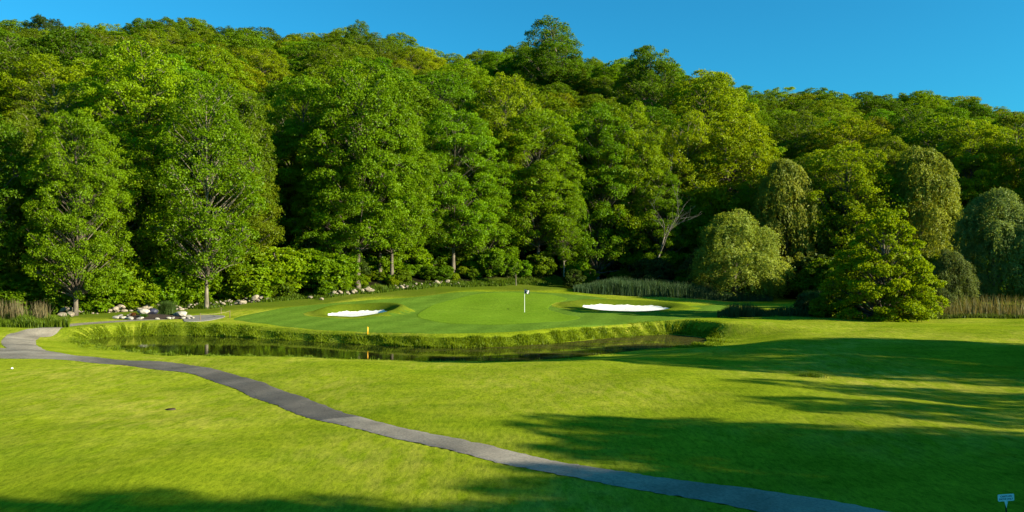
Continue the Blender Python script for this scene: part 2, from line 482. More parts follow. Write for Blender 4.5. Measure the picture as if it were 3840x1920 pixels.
def pond_cut(x, y, z):
    near = (y > 35) & (y < 75) & (np.abs(x) < 48)
    if not np.any(near): return z
    xs, ys = x[near], y[near]
    d = seg_dist(xs, ys, POND, True)
    d = np.where(inside(xs, ys, POND), -d, d)
    zz = z[near]
    mid = np.interp(xs, [-34, -20, 0, 7, 14], [60, 56, 51.5, 57, 60])
    wd = 1.5 + 6.5 * smooth01((mid - ys) / 2.5 + 0.5)          # gentle near bank, steep far bank
    cut = np.where(d > 0, 0.62 * smooth01((wd - d) / wd), 0.62 + 0.38 * smooth01(-d / 0.8))
    cut = np.where(d > 0, np.maximum(cut, 0.62 * smooth01((wd - d) / wd)), cut)
    floor = -1.32 - 0.2 * np.clip(-d / 3, 0, 1)
    z = z.copy(); z[near] = zz * (1 - cut) + floor * cut
    return z

def H(x, y):
    x = np.atleast_1d(np.asarray(x, float)); y = np.atleast_1d(np.asarray(y, float))
    return pond_cut(x, y, bunk(x, y, Hbase(x, y)))

def h1(x, y): return float(H(x, y)[0])

def on_terrain(px, py):
    d = np.linspace(12, 118, 3000)
    x = (px - 1920) / FPX * d
    ray = CAM_H - (py - HOR) / FPX * d
    h = H(x, d)
    i = np.argmax(h >= ray) if np.any(h >= ray) else len(d) - 1
    return (x[i], d[i])
PATH_U = resample([on_terrain(a, b) for a, b in path_up_px], 450, False)
PATH_L = resample([on_terrain(a, b) for a, b in path_lo_px], 450, False)
PATH_POLY = np.concatenate([PATH_U[::6], PATH_L[::-6]])
SPUR = resample([on_terrain(a, b) for a, b in spur_px], 120, False)

def axis(core, step, far, grow=1.18):
    a = list(np.arange(core[0], core[1] + 1e-6, step))
    s = step
    while a[-1] < far[1]:
        s *= grow; a.append(a[-1] + min(s, 14))
    s = step
    while a[0] > far[0]:
        s *= grow; a.insert(0, a[0] - min(s, 14))
    return np.array(a)

gx = axis((-44, 44), 0.26, (-420, 420)); gy = axis((13, 104), 0.26, (-60, 620))
GX, GY = np.meshgrid(gx, gy)
GZ = H(GX.ravel(), GY.ravel())
fx, fy = GX.ravel(), GY.ravel()
sel = (fy < 90)
dp = np.full(fx.shape, 99.0); ds = np.full(fx.shape, 99.0)
dp[sel] = seg_dist(fx[sel], fy[sel], PATH_POLY, True) * np.where(inside(fx[sel], fy[sel], PATH_POLY), -1, 1); ds[sel] = seg_dist(fx[sel], fy[sel], SPUR, False)
GZ -= 0.07 * smooth01((0.12 - dp) / 0.32)
GZ -= 0.07 * smooth01((SPUR_W + 0.1 - ds) / 0.32) * (dp > -0.1)

APRON_PX = [(862, 1196), (1000, 1163), (1180, 1141), (1400, 1122), (1640, 1102), (1800, 1092), (1950, 1091), (2090, 1098), (2260, 1116), (2500, 1136), (2680, 1143), (2780, 1158), (2720, 1178), (2560, 1196), (2380, 1214), (2160, 1233), (1900, 1246), (1600, 1252), (1300, 1243), (1050, 1224)]
APRON = resample([on_terrain(a, b) for a, b in APRON_PX], 160)
GREEN_PX = [(1580, 1165), (1640, 1137), (1740, 1112), (1850, 1098), (1960, 1097), (2070, 1106), (2130, 1120), (2075, 1140), (2060, 1160), (2120, 1180), (2180, 1192), (2080, 1207), (1950, 1215), (1780, 1218), (1640, 1210), (1560, 1190)]
GREEN = resample([on_terrain(a, b) for a, b in GREEN_PX], 160)

ap_in = np.zeros(fx.shape, bool); near = (fy > 50) & (fy < 118)
ap_in[near] = inside(fx[near], fy[near], APRON)
ap_d = np.full(fx.shape, 99.0); ap_d[near] = seg_dist(fx[near], fy[near], APRON, True)
GZ -= 0.09 * np.where(ap_in, smooth01((ap_d - 0.05) / 0.45), 0)
bunk_r = []
for cx, cy, ax, ay, mo, si in BUNKERS:
    u = (fx - cx) / ax; v = (fy - cy) / ay; a = np.arctan2(v, u)
    r = np.sqrt(u * u + v * v) / (1 + 0.07 * np.sin(2 * a + 1) + 0.05 * np.sin(3 * a))
    bunk_r.append(r)
    GZ -= 0.06 * smooth01((0.96 - r) / 0.1)
e_all = edge(fx)
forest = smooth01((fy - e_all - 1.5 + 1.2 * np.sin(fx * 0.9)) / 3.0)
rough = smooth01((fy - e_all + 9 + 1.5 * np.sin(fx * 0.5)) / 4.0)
for r in bunk_r: rough = np.maximum(rough, smooth01((1.75 - r) / 0.3) * 0.8)
nx, ny = len(gx), len(gy)
i = np.arange(ny - 1)[:, None]; j = np.arange(nx - 1)[None, :]
Q = np.stack([i * nx + j, i * nx + j + 1, (i + 1) * nx + j + 1, (i + 1) * nx + j], -1).reshape(-1, 4)
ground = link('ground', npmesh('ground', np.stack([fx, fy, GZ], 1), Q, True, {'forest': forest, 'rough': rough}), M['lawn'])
tag(ground, 'mown lawn rolling up into the leafy floor of the wooded hill', 'ground', kind='structure')

def sheet(name, outline, mat, zoff, rings=40, hfun=H, hole=None, flatz=None):
    """A sheet that follows the ground inside a star-shaped outline."""
    c = outline.mean(0)
    f = np.concatenate([np.linspace(0.02, 0.9, rings), np.linspace(0.92, 1.0, 8)])
    V2 = (c[None, None, :] + f[:, None, None] * (outline - c)[None, :, :]).reshape(-1, 2)
    z = np.full(len(V2), flatz) if flatz is not None else hfun(V2[:, 0], V2[:, 1]) + zoff
    n = len(outline); R = len(f)
    if flatz is None:   # tuck the rim into the turf
        z = z - np.repeat(np.where(f > 0.985, 0.05, 0.0), n)
    i = np.arange(R - 1)[:, None]; j = np.arange(n)[None, :]
    Q = np.stack([i * n + j, (i + 1) * n + j, (i + 1) * n + (j + 1) % n, i * n + (j + 1) % n], -1).reshape(-1, 4)
    V = np.concatenate([np.column_stack([V2, z])])
    return V, Q

def mask_out(V, Q, test):
    cen = V[Q].mean(1)
    return Q[~test(cen[:, 0], cen[:, 1])]

def bunker_test(lim):
    def t(x, y):
        o = np.zeros(x.shape, bool)
        for cx, cy, ax, ay, mo, si in BUNKERS:
            u = (x - cx) / ax; v = (y - cy) / ay; a = np.arctan2(v, u)
            o |= np.sqrt(u * u + v * v) / (1 + 0.07 * np.sin(2 * a + 1) + 0.05 * np.sin(3 * a)) < lim
        return o
    return t

V, Q = sheet('apron', APRON, M['apron'], 0.0, 150)
Q = mask_out(V, Q, bunker_test(1.55))
tag(link('apron', npmesh('apron', V, Q, True), M['apron']), 'close-mown apron ringing the putting green', 'apron', kind='structure')
# the terrain was lowered under the apron; raise it again round the bunkers
bt = bunker_test(1.75)(fx, fy) & ap_in
if np.any(bt):
    co = np.stack([fx, fy, np.where(bt, H(fx, fy) + 0.012 - 0.06 * bunker_test(0.95)(fx, fy), GZ)], 1).astype(np.float32)
    ground.data.vertices.foreach_set('co', co.ravel()); ground.data.update()
V, Q = sheet('putting_green', GREEN, M['green'], 0.03, 110)
tag(link('putting_green', npmesh('putting_green', V, Q, True), M['green']), 'smooth light putting green round the flag', 'green', kind='structure')
for q, (cx, cy, ax, ay, mo, si) in enumerate(BUNKERS):
    a = np.linspace(0, 2 * np.pi, 120, endpoint=False)
    rr = (1 + 0.07 * np.sin(2 * a + 1) + 0.05 * np.sin(3 * a)) * (1.0 + 0.015 * np.sin(9 * a + q) + 0.01 * np.sin(23 * a + 1) + 0.008 * np.sin(41 * a))
    ol = np.stack([cx + ax * rr * np.cos(a), cy + ay * rr * np.sin(a)], 1)
    V, Q = sheet('bunker', ol, M['sand'], 0.025, 40)
    tag(link('bunker_sand', npmesh('bunker_sand', V, Q, True), M['sand']), ['small oval white sand bunker left of the flag', 'long white sand bunker near the dark cattails'][q], 'bunker', kind='structure')
V, Q = sheet('pond', POND + (POND - POND.mean(0)) * 0.012, M['water'], 0, 30, flatz=WATER_Z)
tag(link('pond_water', npmesh('pond_water', V, Q, True), M['water']), 'dark still pond water with floating weed', 'pond', kind='structure')

def strip(name, U, Lo, mat, zoff, seed, label):
    """A paved strip between two edge curves; the rims are ragged and tuck under the turf."""
    rg = np.random.default_rng(seed)
    n = len(U); K = 9
    s = np.linspace(0, 1, K)
    acr = Lo - U; wd = np.linalg.norm(acr, axis=1)[:, None]; acr = acr / wd
    wob = np.interp(np.arange(n), np.arange(0, n, 2), rg.normal(0, 0.03, len(range(0, n, 2))))
    wob2 = np.interp(np.arange(n), np.arange(0, n, 2), rg.normal(0, 0.03, len(range(0, n, 2))))
    U = U + acr * wob[:, None]; Lo = Lo + acr * wob2[:, None]
    p = U[:, None, :] * (1 - s)[None, :, None] + Lo[:, None, :] * s[None, :, None]
    z = H(p[..., 0].ravel(), p[..., 1].ravel()).reshape(n, K) + zoff - 0.025 * ((s[None, :] < 0.01) | (s[None, :] > 0.99))
    V = np.concatenate([p, z[..., None]], -1).reshape(-1, 3)
    i = np.arange(n - 1)[:, None]; j = np.arange(K - 1)[None, :]
    Q = np.stack([i * K + j, (i + 1) * K + j, (i + 1) * K + j + 1, i * K + j + 1], -1).reshape(-1, 4)
    return tag(link(name, npmesh(name, V, Q, True), mat), label, 'path', kind='structure')
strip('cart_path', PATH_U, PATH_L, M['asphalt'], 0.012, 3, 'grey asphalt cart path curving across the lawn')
SP = resample(SPUR[8:], 300, False)
_t = np.gradient(SP, axis=0); _t /= np.linalg.norm(_t, axis=1)[:, None]
_n = np.stack([-_t[:, 1], _t[:, 0]], 1)
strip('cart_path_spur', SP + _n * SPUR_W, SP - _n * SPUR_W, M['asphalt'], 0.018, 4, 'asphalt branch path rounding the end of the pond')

# ------------------------------------------------------------------ foliage generators
def unit(v): return v / (np.linalg.norm(v, axis=-1, keepdims=True) + 1e-9)

def leaf_quads(rng, c, nrm, size, aspect=0.74, tdir=None, v=None):
    """One rhombus for each centre c with normal nrm."""
    n = len(c)
    nrm = unit(nrm)
    t = rng.normal(size=(n, 3)) if tdir is None else tdir
    t = unit(t - (t * nrm).sum(1)[:, None] * nrm)
    b = np.cross(nrm, t)
    s = (size * rng.uniform(0.65, 1.3, n))[:, None]
    fold = nrm * s * 0.12
    V = np.stack([c - t * s * .5 - fold, c + b * s * .5 * aspect + fold, c + t * s * .5 - fold, c - b * s * .5 * aspect + fold], 1).reshape(-1, 3)
    Q = np.arange(4 * n).reshape(-1, 4)
    vv = np.clip(rng.normal(0.45, 0.2, n) if v is None else v + rng.normal(0, 0.13, n), 0, 1)
    return V, Q, np.repeat(vv, 4)

def broad_tree(seed, Ht, R, zb, lobes=34, per=10, leaves=85, leaf=0.30, lobe_r=(1.7, 3.0), flat_=0.6, prof='round', tier=0.0, trunk_r=0.32, lean=0.0, up=0.4, clump_k=0.5, fill=0.28):
    """Returns (trunk mesh, crown mesh) of a deciduous tree: limbs -> lobes -> clumps -> leaves."""
    rng = np.random.default_rng(seed)
    def profile(t):
        if prof == 'round': return np.sin(np.pi * np.clip(0.10 + 0.86 * t, 0, 1)) ** 0.55
        if prof == 'tall': return np.sqrt(np.clip(1 - np.abs((t - 0.42) / 0.60) ** 2.4, 0.02, 1))
        if prof == 'cone': return np.clip(np.minimum(0.80 + 1.2 * t, 1.06 - 0.95 * np.maximum(t - 0.18, 0) ** 1.25), 0.12, 1.0)
        if prof == 'oval': return np.sin(np.pi * np.clip(0.06 + 0.9 * t ** 0.85, 0, 1)) ** 0.5
        return np.ones_like(t)
    # trunk
    g = Geo()
    k = 9
    tz = np.linspace(-0.4, Ht * 0.86, k)
    bend = np.cumsum(rng.normal(0, 0.12, (k, 2)), axis=0) * np.linspace(0, 1, k)[:, None] * Ht / 22
    tp = np.column_stack([bend[:, 0] + lean * np.linspace(0, 1, k) ** 1.3, bend[:, 1], tz])
    tr = trunk_r * (1 - 0.9 * np.linspace(0, 1, k)) ** 0.8 + 0.03
    tr[0] *= 1.5; tr[1] *= 1.05
    g.tube(tp, tr, 8)
    # lobes
    L = []; tries = 0
    lr0, lr1 = lobe_r
    while len(L) < lobes and tries < 4000:
        tries += 1
        t = rng.uniform(0, 1); a = rng.uniform(0, 2 * np.pi)
        pr = float(profile(np.array(t)))
        if rng.uniform() > pr: continue
        r = rng.uniform(lr0, lr1) * (0.65 + 0.35 * pr)
        rho = max(R * pr - r * 0.75, 0.0) * np.sqrt(rng.uniform(0.25, 1.0))
        z = zb + r * 0.5 + t * (Ht - zb - r * 1.15)
        cx = np.interp(z, tz, tp[:, 0]); cy = np.interp(z, tz, tp[:, 1])
        p = np.array([cx + rho * np.cos(a), cy + rho * np.sin(a), z])
        if any(np.linalg.norm((p - q[0]) * (1, 1, 1.35)) < 0.55 * (r + q[1]) for q in L) and tries < 3000: continue
        L.append((p, r))
    cl_c = []; cl_n = []; cl_r = []; cl_v = []
    for p, r in L:
        # a limb for every lobe
        zs = max(p[2] - np.hypot(p[0], p[1]) * rng.uniform(0.5, 0.95) - 0.6, min(zb + 0.4, p[2] * 0.8) if zb > 1.4 else min(zb * 0.8 + 0.5, p[2] * 0.6))
        s0 = np.array([np.interp(zs, tz, tp[:, 0]), np.interp(zs, tz, tp[:, 1]), zs])
        m = (s0 + p) / 2 + np.array([0, 0, rng.uniform(-0.1, 0.35) * r])
        tt = np.linspace(0, 1, 6)[:, None]
        pts = (1 - tt) ** 2 * s0 + 2 * tt * (1 - tt) * m + tt ** 2 * p
        r0 = np.interp(zs, tz, tr) * 0.36
        g.tube(pts, np.linspace(r0, 0.035, 6), 5)
        out = unit(np.array([p[0], p[1], 0.0])) if np.hypot(p[0], p[1]) > 0.3 else np.array([0, 0, 1.0])
        n_c = int(per * (r / ((lr0 + lr1) / 2)) ** 1.6) + 3
        d = rng.normal(size=(n_c * 3, 3)); d = unit(d)
        score = d @ (0.75 * out + np.array([0, 0, 0.8])) + rng.normal(0, 0.4, len(d))
        d = d[np.argsort(-score)[:n_c]]
        lv = rng.normal(0.46, 0.10)
        for q in d:
            rad = rng.uniform(0.75, 1.0)
            cc = p + q * r * rad * np.array([1, 1, flat_])
            cl_c.append(cc); cl_n.append(q * np.array([1, 1, 0.8]) + 0.6 * out + np.array([0, 0, up]))
            cl_r.append(r * clump_k * rng.uniform(0.75, 1.25)); cl_v.append(lv + rng.normal(0, 0.06))
            if rng.uniform() < 0.45:
                g.tube(np.stack([p, (p + cc) / 2 + [0, 0, 0.1], cc]), [0.045, 0.03, 0.012], 3)
    cl_c = np.array(cl_c); cl_n = unit(np.array(cl_n)); cl_r = np.array(cl_r); cl_v = np.array(cl_v)
    idx = np.repeat(np.arange(len(cl_c)), np.maximum((leaves * (cl_r / cl_r.mean()) ** 1.7).astype(int), 8))
    n = len(idx)
    d = unit(rng.normal(size=(n, 3)))
    dot = (d * cl_n[idx]).sum(1)
    d = np.where((dot < -0.15)[:, None], d - 2 * dot[:, None] * cl_n[idx] * rng.uniform(0.3, 1.0, n)[:, None], d)
    rr = rng.uniform(0.25, 1.0, n) ** 0.6
    c = cl_c[idx] + d * (cl_r[idx] * rr)[:, None] * np.array([1.15, 1.15, 0.62])
    c[:, 2] -= 0.18 * cl_r[idx] * (np.hypot(d[:, 0], d[:, 1]) * rr) ** 2     # tips droop
    c[:, 2] = np.maximum(c[:, 2], 0.08)
    lob = np.array([np.append(p, r) for p, r in L])
    nf = int(n * fill)
    fi = rng.integers(0, n, nf)
    k2 = rng.integers(0, len(lob), nf); d2 = unit(rng.normal(size=(nf, 3)))
    c[fi] = lob[k2, :3] + d2 * (lob[k2, 3] * rng.uniform(0.3, 1.15, nf))[:, None] * np.array([1.1, 1.1, flat_])
    c[:, 2] = np.maximum(c[:, 2], 0.08)
    nr = 0.45 * d + 0.4 * cl_n[idx] + rng.normal(0, 0.62, (n, 3)) + np.array([0, 0, 0.05])
    V, Q, A = leaf_quads(rng, c, nr, leaf, v=cl_v[idx])
    return g.mesh('trunk', True), npmesh('crown', V, Q, False, {'v': A})

def willow_tree(seed, Ht, R, strands=900, per=34, trunk_r=0.4, leaf=0.30, low=0.3):
    rng = np.random.default_rng(seed)
    g = Geo()
    k = 8
    tz = np.linspace(-0.4, Ht * 0.7, k)
    tp = np.column_stack([np.cumsum(rng.normal(0, 0.1, k)), np.cumsum(rng.normal(0, 0.1, k)), tz])
    g.tube(tp, np.linspace(trunk_r, 0.08, k), 8)
    # many small cascades of trailing twigs over an uneven crown
    D = []
    nd = 64
    for q in range(nd):
        t = (q + 0.5) / nd
        a = q * 2.39996 + rng.normal(0, 0.5)
        zt = Ht * (0.99 - 0.80 * t ** 0.9) + rng.normal(0, 0.06 * Ht) * (0.3 + t)
        rho = R * (0.04 + 0.86 * t ** 0.55) * rng.uniform(0.55, 1.12)
        rad = R * rng.uniform(0.10, 0.24)
        p = np.array([rho * np.cos(a), rho * np.sin(a), max(zt, 0.16 * Ht)])
        D.append((p, rad))
        if q % 3 == 0:
            s0 = np.array([0, 0, min(p[2] * 0.6, Ht * 0.55)])
            tt = np.linspace(0, 1, 7)[:, None]
            m = (s0 + p) / 2 + np.array([0, 0, 0.12 * Ht])
            g.tube((1 - tt) ** 2 * s0 + 2 * tt * (1 - tt) * m + tt ** 2 * (p - [0, 0, 0.2]), np.linspace(trunk_r * 0.35, 0.03, 7), 5)
    w = np.array([d[1] for d in D]) ** 1.5; w = w / w.sum()
    tint = rng.normal(0.47, 0.13, nd)
    C = []; T = []; Nn = []; Vv = []
    for s in range(strands):
        k = rng.choice(nd, p=w)
        p, rad = D[k]
        a = rng.uniform(0, 2 * np.pi); u = np.sqrt(rng.uniform(0, 1))
        out = unit(np.array([np.cos(a), np.sin(a), 0]) + 0.8 * np.array([p[0], p[1], 0]) / (R + 0.1))
        top = p + out * u * rad * 0.8 + np.array([0, 0, -rad * 0.5 * u * u])
        Ln = rng.uniform(0.25, 1.0) * min(max(top[2] - low * rng.uniform(0.2, 2), 0.4), Ht * 0.27)
        m = per
        tt = np.linspace(0, 1, m)
        x = top[None, :] + out[None, :] * (rad * 0.9 * (1 - np.exp(-2.2 * tt)))[:, None] + np.array([0, 0, -1.0])[None, :] * (Ln * tt ** 1.5)[:, None]
        sway = rng.normal(0, 0.25, 2)
        x[:, 0] += sway[0] * tt ** 2; x[:, 1] += sway[1] * tt ** 2
        x += rng.normal(0, 0.10, x.shape)
        tang = np.gradient(x, axis=0) + rng.normal(0, 0.13, x.shape)
        C.append(x); T.append(tang)
        Nn.append(np.tile(out, (m, 1)) + rng.normal(0, 0.6, (m, 3)) + np.array([0, 0, 0.3]))
        Vv.append(np.full(m, tint[k] + rng.normal(0, 0.06)))
    C = np.concatenate(C); T = np.concatenate(T); Nn = np.concatenate(Nn); Vv = np.concatenate(Vv)
    C[:, 2] = np.maximum(C[:, 2], 0.15)
    V, Q, A = leaf_quads(rng, C, Nn, leaf, 0.34, T, Vv)
    return g.mesh('trunk', True), npmesh('crown', V, Q, False, {'v': A})

def snag_tree(seed, Ht, spread=0.5, n1=9):
    """A bare tree: trunk forking upwards into a fan of naked branches."""
    rng = np.random.default_rng(seed)
    g = Geo()
    def grow(p, d, L, r, depth):
        m = 5
        pts = [p]; dd = d
        for q in range(m):
            dd = unit(dd + rng.normal(0, 0.09, 3) + np.array([0, 0, 0.05]))
            pts.append(pts[-1] + dd * L / m)
        pts = np.array(pts)
        g.tube(pts, np.linspace(r, r * 0.45, m + 1), 5 if depth < 2 else 3)
        if depth < 3:
            for q in range(rng.integers(3, 5)):
                f = rng.uniform(0.35, 1.0)
                s = pts[int(round(f * m))]
                grow(s, unit(dd + rng.normal(0, spread, 3) * np.array([1, 1, 0.6])), L * rng.uniform(0.45, 0.7), r * 0.45, depth + 1)
    grow(np.array([0, 0, -0.3]), np.array([0.03, 0, 1.0]), Ht * 0.52, 0.17, 0)
    return g.mesh('trunk', True)

# prototypes: name -> (trunk mesh, crown mesh, natural height)
PROTO = {}
def proto(key, ht, meshes, bark, leafm):
    t, c = meshes
    t.materials.append(bark); c.materials.append(leafm)
    PROTO[key] = (t, c, ht)
for q in range(5):
    proto('maple%d' % q, 25, broad_tree(100 + q, 25, 6.9, [0.6, 1.2, 4.2, 2.0, 1.0][q], lobes=210, per=6, leaves=44, leaf=0.215, lobe_r=(0.75, 1.55), flat_=0.72, prof='tall', trunk_r=0.25, fill=0.36), M['bark'], M['leaf'])
for q in range(4):
    proto('oak%d' % q, 20, broad_tree(200 + q, 20, 7.4, [1.5, 2.0, 1.0, 1.5][q], lobes=190, per=6, leaves=44, leaf=0.225, lobe_r=(0.8, 1.7), flat_=0.85, prof='round', trunk_r=0.30, fill=0.36), M['bark'], M['leaf'])
for q in range(3):
    proto('airy%d' % q, 22, broad_tree(300 + q, 22, 5.4, [2.2, 1.0, 3.6][q], lobes=150, per=6, leaves=42, leaf=0.185, lobe_r=(0.7, 1.4), flat_=0.95, prof='oval', trunk_r=0.14, lean=[1.2, -0.6, 0.8][q], fill=0.4), M['pale_bark'], M['leaf'])
proto('spray', 9.4, broad_tree(401, 9.4, 4.7, -0.5, lobes=150, per=7, leaves=44, leaf=0.17, lobe_r=(0.5, 0.95), flat_=0.5, prof='cone', trunk_r=0.2, up=0.5), M['bark'], M['leaf'])
proto('willow0', 11.5, willow_tree(501, 11.5, 5.4, 2500, 22, leaf=0.27, trunk_r=0.25), M['bark'], M['willow'])
proto('willow1', 15, willow_tree(502, 15, 6.2, 2600, 22, leaf=0.33, trunk_r=0.28), M['bark'], M['willow'])
for q in range(4):
    proto('bush%d' % q, 4, broad_tree(600 + q, 4.0, 2.4, 0.05, lobes=34, per=7, leaves=36, leaf=0.22, lobe_r=(0.45, 0.9), flat_=0.75, prof='round', trunk_r=0.05), M['bark'], M['leaf'])
proto('sapling', 4, broad_tree(701, 4.0, 1.1, 1.2, lobes=9, per=7, leaves=38, leaf=0.18, lobe_r=(0.4, 0.7), flat_=0.7, prof='oval', trunk_r=0.05), M['pale_bark'], M['leaf'])

TREE_POS = []
def plant(key, x, y, height, color, label, category='tree', group=None, name='tree', rz=None, zoff=0.0, wide=1.0, rng=random, part='crown'):
    tm, cm, ht = PROTO[key]
    s = height / ht
    root = empty(name, (x, y, h1(x, y) + zoff), rng.uniform(0, 6.283) if rz is None else rz)
    root.scale = (s * wide, s * wide, s)
    tag(root, label, category, group)
    t = link('stem' if part == 'foliage' else 'trunk', tm, None, root)
    c = link(part, cm, None, root)
    c.color = (*color, 1.0)
    TREE_POS.append((x, y, height))
    return root

random.seed(11)
RN = random.Random(7)
def jit(c, k=0.16):
    v = RN.uniform(1 - k, 1 + k); w = RN.uniform(1 - k * 0.6, 1 + k * 0.9)
    return (c[0] * v * w, c[1] * v, c[2] * v)
MAPLE = (0.130, 0.236, 0.003); OAK = (0.100, 0.178, 0.004); LIME = (0.185, 0.262, 0.003)
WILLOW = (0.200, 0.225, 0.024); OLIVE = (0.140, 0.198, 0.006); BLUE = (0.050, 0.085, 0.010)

# ---- the front of the wood, tree by tree: px, depth, kind, height, colour, label
FRONT = [
 (-150, 74, 'oak0', 19, OAK, 'broad dark tree closing the near end of the wood'),
 (40, 84, 'airy1', 17, OLIVE, 'thin pale-stemmed tree behind the dry reeds'),
 (180, 78, 'maple1', 16, OAK, 'leafy tree between the dry reeds and the leaning brown trunk'),
 (283, 73.5, 'maple3', 19, MAPLE, 'tree with a stout brown leaning trunk beside the tumbled stones'),
 (420, 82, 'oak2', 17, MAPLE, 'rounded tree behind the mulch bed'),
 (560, 90, 'maple0', 26, LIME, 'tall bright lime-green tree rising above the mulch bed'),
 (660, 85, 'maple1', 16, MAPLE, 'leafy tree just behind the ornamental grass clump'),
 (775, 80.5, 'airy0', 24, MAPLE, 'slender tree with a long pale trunk near the concrete pad'),
 (880, 90, 'airy0', 22, OLIVE, 'feathery olive tree bordering the dark gap in the wood'),
 (1130, 99, 'maple3', 24, MAPLE, 'tall tiered tree on the flag side of the dark gap'),
 (1230, 95, 'maple0', 16, MAPLE, 'leafy tree hanging over the wall behind the small bunker'),
 (1341, 95, 'maple2', 27, MAPLE, 'tallest tree with a bare grey trunk standing out on the rough'),
 (1425, 99, 'maple2', 21, MAPLE, 'tree with a straight light trunk, first of a close pair'),
 (1470, 99, 'maple2', 23, MAPLE, 'tree with a forked light trunk, second of a close pair'),
 (1590, 106, 'maple2', 19, MAPLE, 'thin-trunked tree behind the tumbled stones near the pair'),
 (1700, 107, 'maple2', 23, MAPLE, 'thin dark-trunked tree at the back of the putting green'),
 (1810, 111, 'maple1', 20, MAPLE, 'tree spreading low over the shaded ground behind the green'),
 (1900, 115, 'maple3', 28, LIME, 'tall yellow-green tree straight behind the flag'),
 (2020, 114, 'maple2', 24, MAPLE, 'tree whose low boughs hang beside the white pole trunk'),
 (2115, 113, 'airy2', 17, MAPLE, 'tree with a thin white pole-like trunk behind the green'),
 (2240, 117, 'maple0', 26, MAPLE, 'dense tall tree behind the near end of the cattails'),
 (2360, 119, 'maple3', 27, LIME, 'broad sunlit tree rising behind the cattails'),
 (2470, 116, 'maple1', 18, MAPLE, 'shorter leafy tree behind the middle of the cattails'),
 (2600, 121, 'airy0', 27, LIME, 'large pale-limbed yellowish tree above the front willow'),
 (2720, 124, 'oak1', 25, LIME, 'wide yellow-green tree behind the front willow'),
 (2830, 116, 'maple0', 17, MAPLE, 'leafy tree between the front willow and the tall willow'),
 (3060, 117, 'oak0', 19, OLIVE, 'round olive tree behind the lone spreading tree'),
 (3170, 112, 'oak2', 21, LIME, 'wide lime-coloured tree above the lone spreading tree'),
 (3320, 122, 'maple2', 20, OLIVE, 'dull green tree between the two yellow willows'),
 (3640, 120, 'maple1', 22, LIME, 'bright tree behind the shaded grey-green willow'),
 (3800, 118, 'oak0', 21, LIME, 'bright round tree behind the far end of the reeds'),
 (3960, 112, 'maple3', 22, MAPLE, 'tiered tree beyond the far end of the reeds'),
]
for px, d, key, ht, col, lab in FRONT:
    plant(key, PX(px, d), d, ht, jit(col, 0.15), lab, 'tree', 'trees along the front of the wood', rng=RN, wide=RN.uniform(0.82, 1.08))

# ---- younger trees filling the wall of leaves between and behind the front ones
UNDER = [('far behind the dry pale stems', -40, 90), ('between the straw reeds and the leaning trunk', 110, 88), ('close behind the leaning brown trunk', 330, 84), ('above the tumbled stones by the leaning trunk', 240, 90),
         ('close behind the mulch bed', 500, 92), ('above the ornamental grass clump', 610, 94), ('close behind the long pale trunk', 735, 89), ('on the gap side of the long pale trunk', 830, 88), ('at the mouth of the dark gap', 945, 104), ('deep in the dark gap', 1030, 112),
         ('on the flag side of the dark gap', 1085, 103), ('close behind the lone boulder', 1190, 103), ('uphill of the small bunker', 1285, 104), ('behind the tall bare grey trunk', 1385, 108), ('behind the close pair of trunks', 1520, 112), ('above the mossy stones', 1640, 115),
         ('behind the thin dark trunk', 1755, 117), ('behind the little sapling', 1850, 119), ('straight behind the flag', 1960, 121), ('behind the white pole trunk', 2070, 121), ('above the first cattails', 2170, 122), ('above the middle of the cattails', 2300, 124), ('above the last cattails', 2420, 123),
         ('above the small dull willow', 2540, 124), ('behind the front willow crown', 2680, 117), ('beside the front willow crown', 2870, 120), ('between the tall willow and the lone tree', 3010, 121), ('behind the crown of the lone tree', 3250, 116), ('between lone tree and golden willow', 3390, 120), ('behind the golden willow', 3530, 121), ('behind the shaded willow', 3720, 124), ('beyond the shaded willow', 3880, 122)]
for q, (where, px, d) in enumerate(UNDER):
    key = ['maple4', 'oak3', 'maple1', 'airy1', 'maple0', 'oak2'][q % 6]
    ht = RN.uniform(12, 21) if px < 2600 else RN.uniform(10, 14)
    plant(key, PX(px, d), d, ht, jit([MAPLE, LIME, OAK, OLIVE][q % 4], 0.12), 'younger %s tree %s' % (['fresh green', 'yellow-green', 'dark green', 'olive'][q % 4], where), 'tree', 'younger trees in the wall of leaves', rng=RN, wide=RN.uniform(1.0, 1.3))

# ---- willows, the lone spreading tree, saplings
plant('willow0', PX(2760, 104), 104, 11.9, (0.205, 0.255, 0.032), 'yellow-green weeping willow sweeping down to the lawn beside the cattails', 'willow', name='willow_tree', rz=0.4, wide=1.28)
plant('willow1', PX(2945, 111), 111, 19.5, tuple(c * 0.95 for c in WILLOW), 'tall yellowish weeping willow rising behind the lone spreading tree', 'willow', name='willow_tree', rz=1.9, wide=0.78)
plant('willow1', PX(3450, 108), 108, 20.0, (0.20, 0.225, 0.02), 'tall golden weeping willow above the dry reeds', 'willow', name='willow_tree', rz=3.4, wide=0.80)
plant('willow1', PX(3730, 84), 84, 13.0, (0.145, 0.195, 0.045), 'large grey-green weeping willow in shade over the dry reeds', 'willow', name='willow_tree', rz=5.0)
plant('willow0', PX(3560, 80), 80, 6.4, (0.10, 0.13, 0.03), 'low drooping young willow between the lone tree and the reeds', 'willow', name='willow_tree', rz=2.2)
plant('willow0', PX(2620, 108), 108, 6.8, (0.07, 0.095, 0.025), 'small dull willow behind the cattails', 'willow', name='willow_tree', rz=2.9)
plant('spray', PX(3310, 69), 69, 9.7, (0.185, 0.255, 0.002), 'lone spreading tree with layered branches down to the lawn', 'tree', name='spreading_tree', rz=0.6)
plant('sapling', PX(1935, 105), 105, 3.6, MAPLE, 'little sapling behind the putting green near the flag', 'sapling', name='sapling')

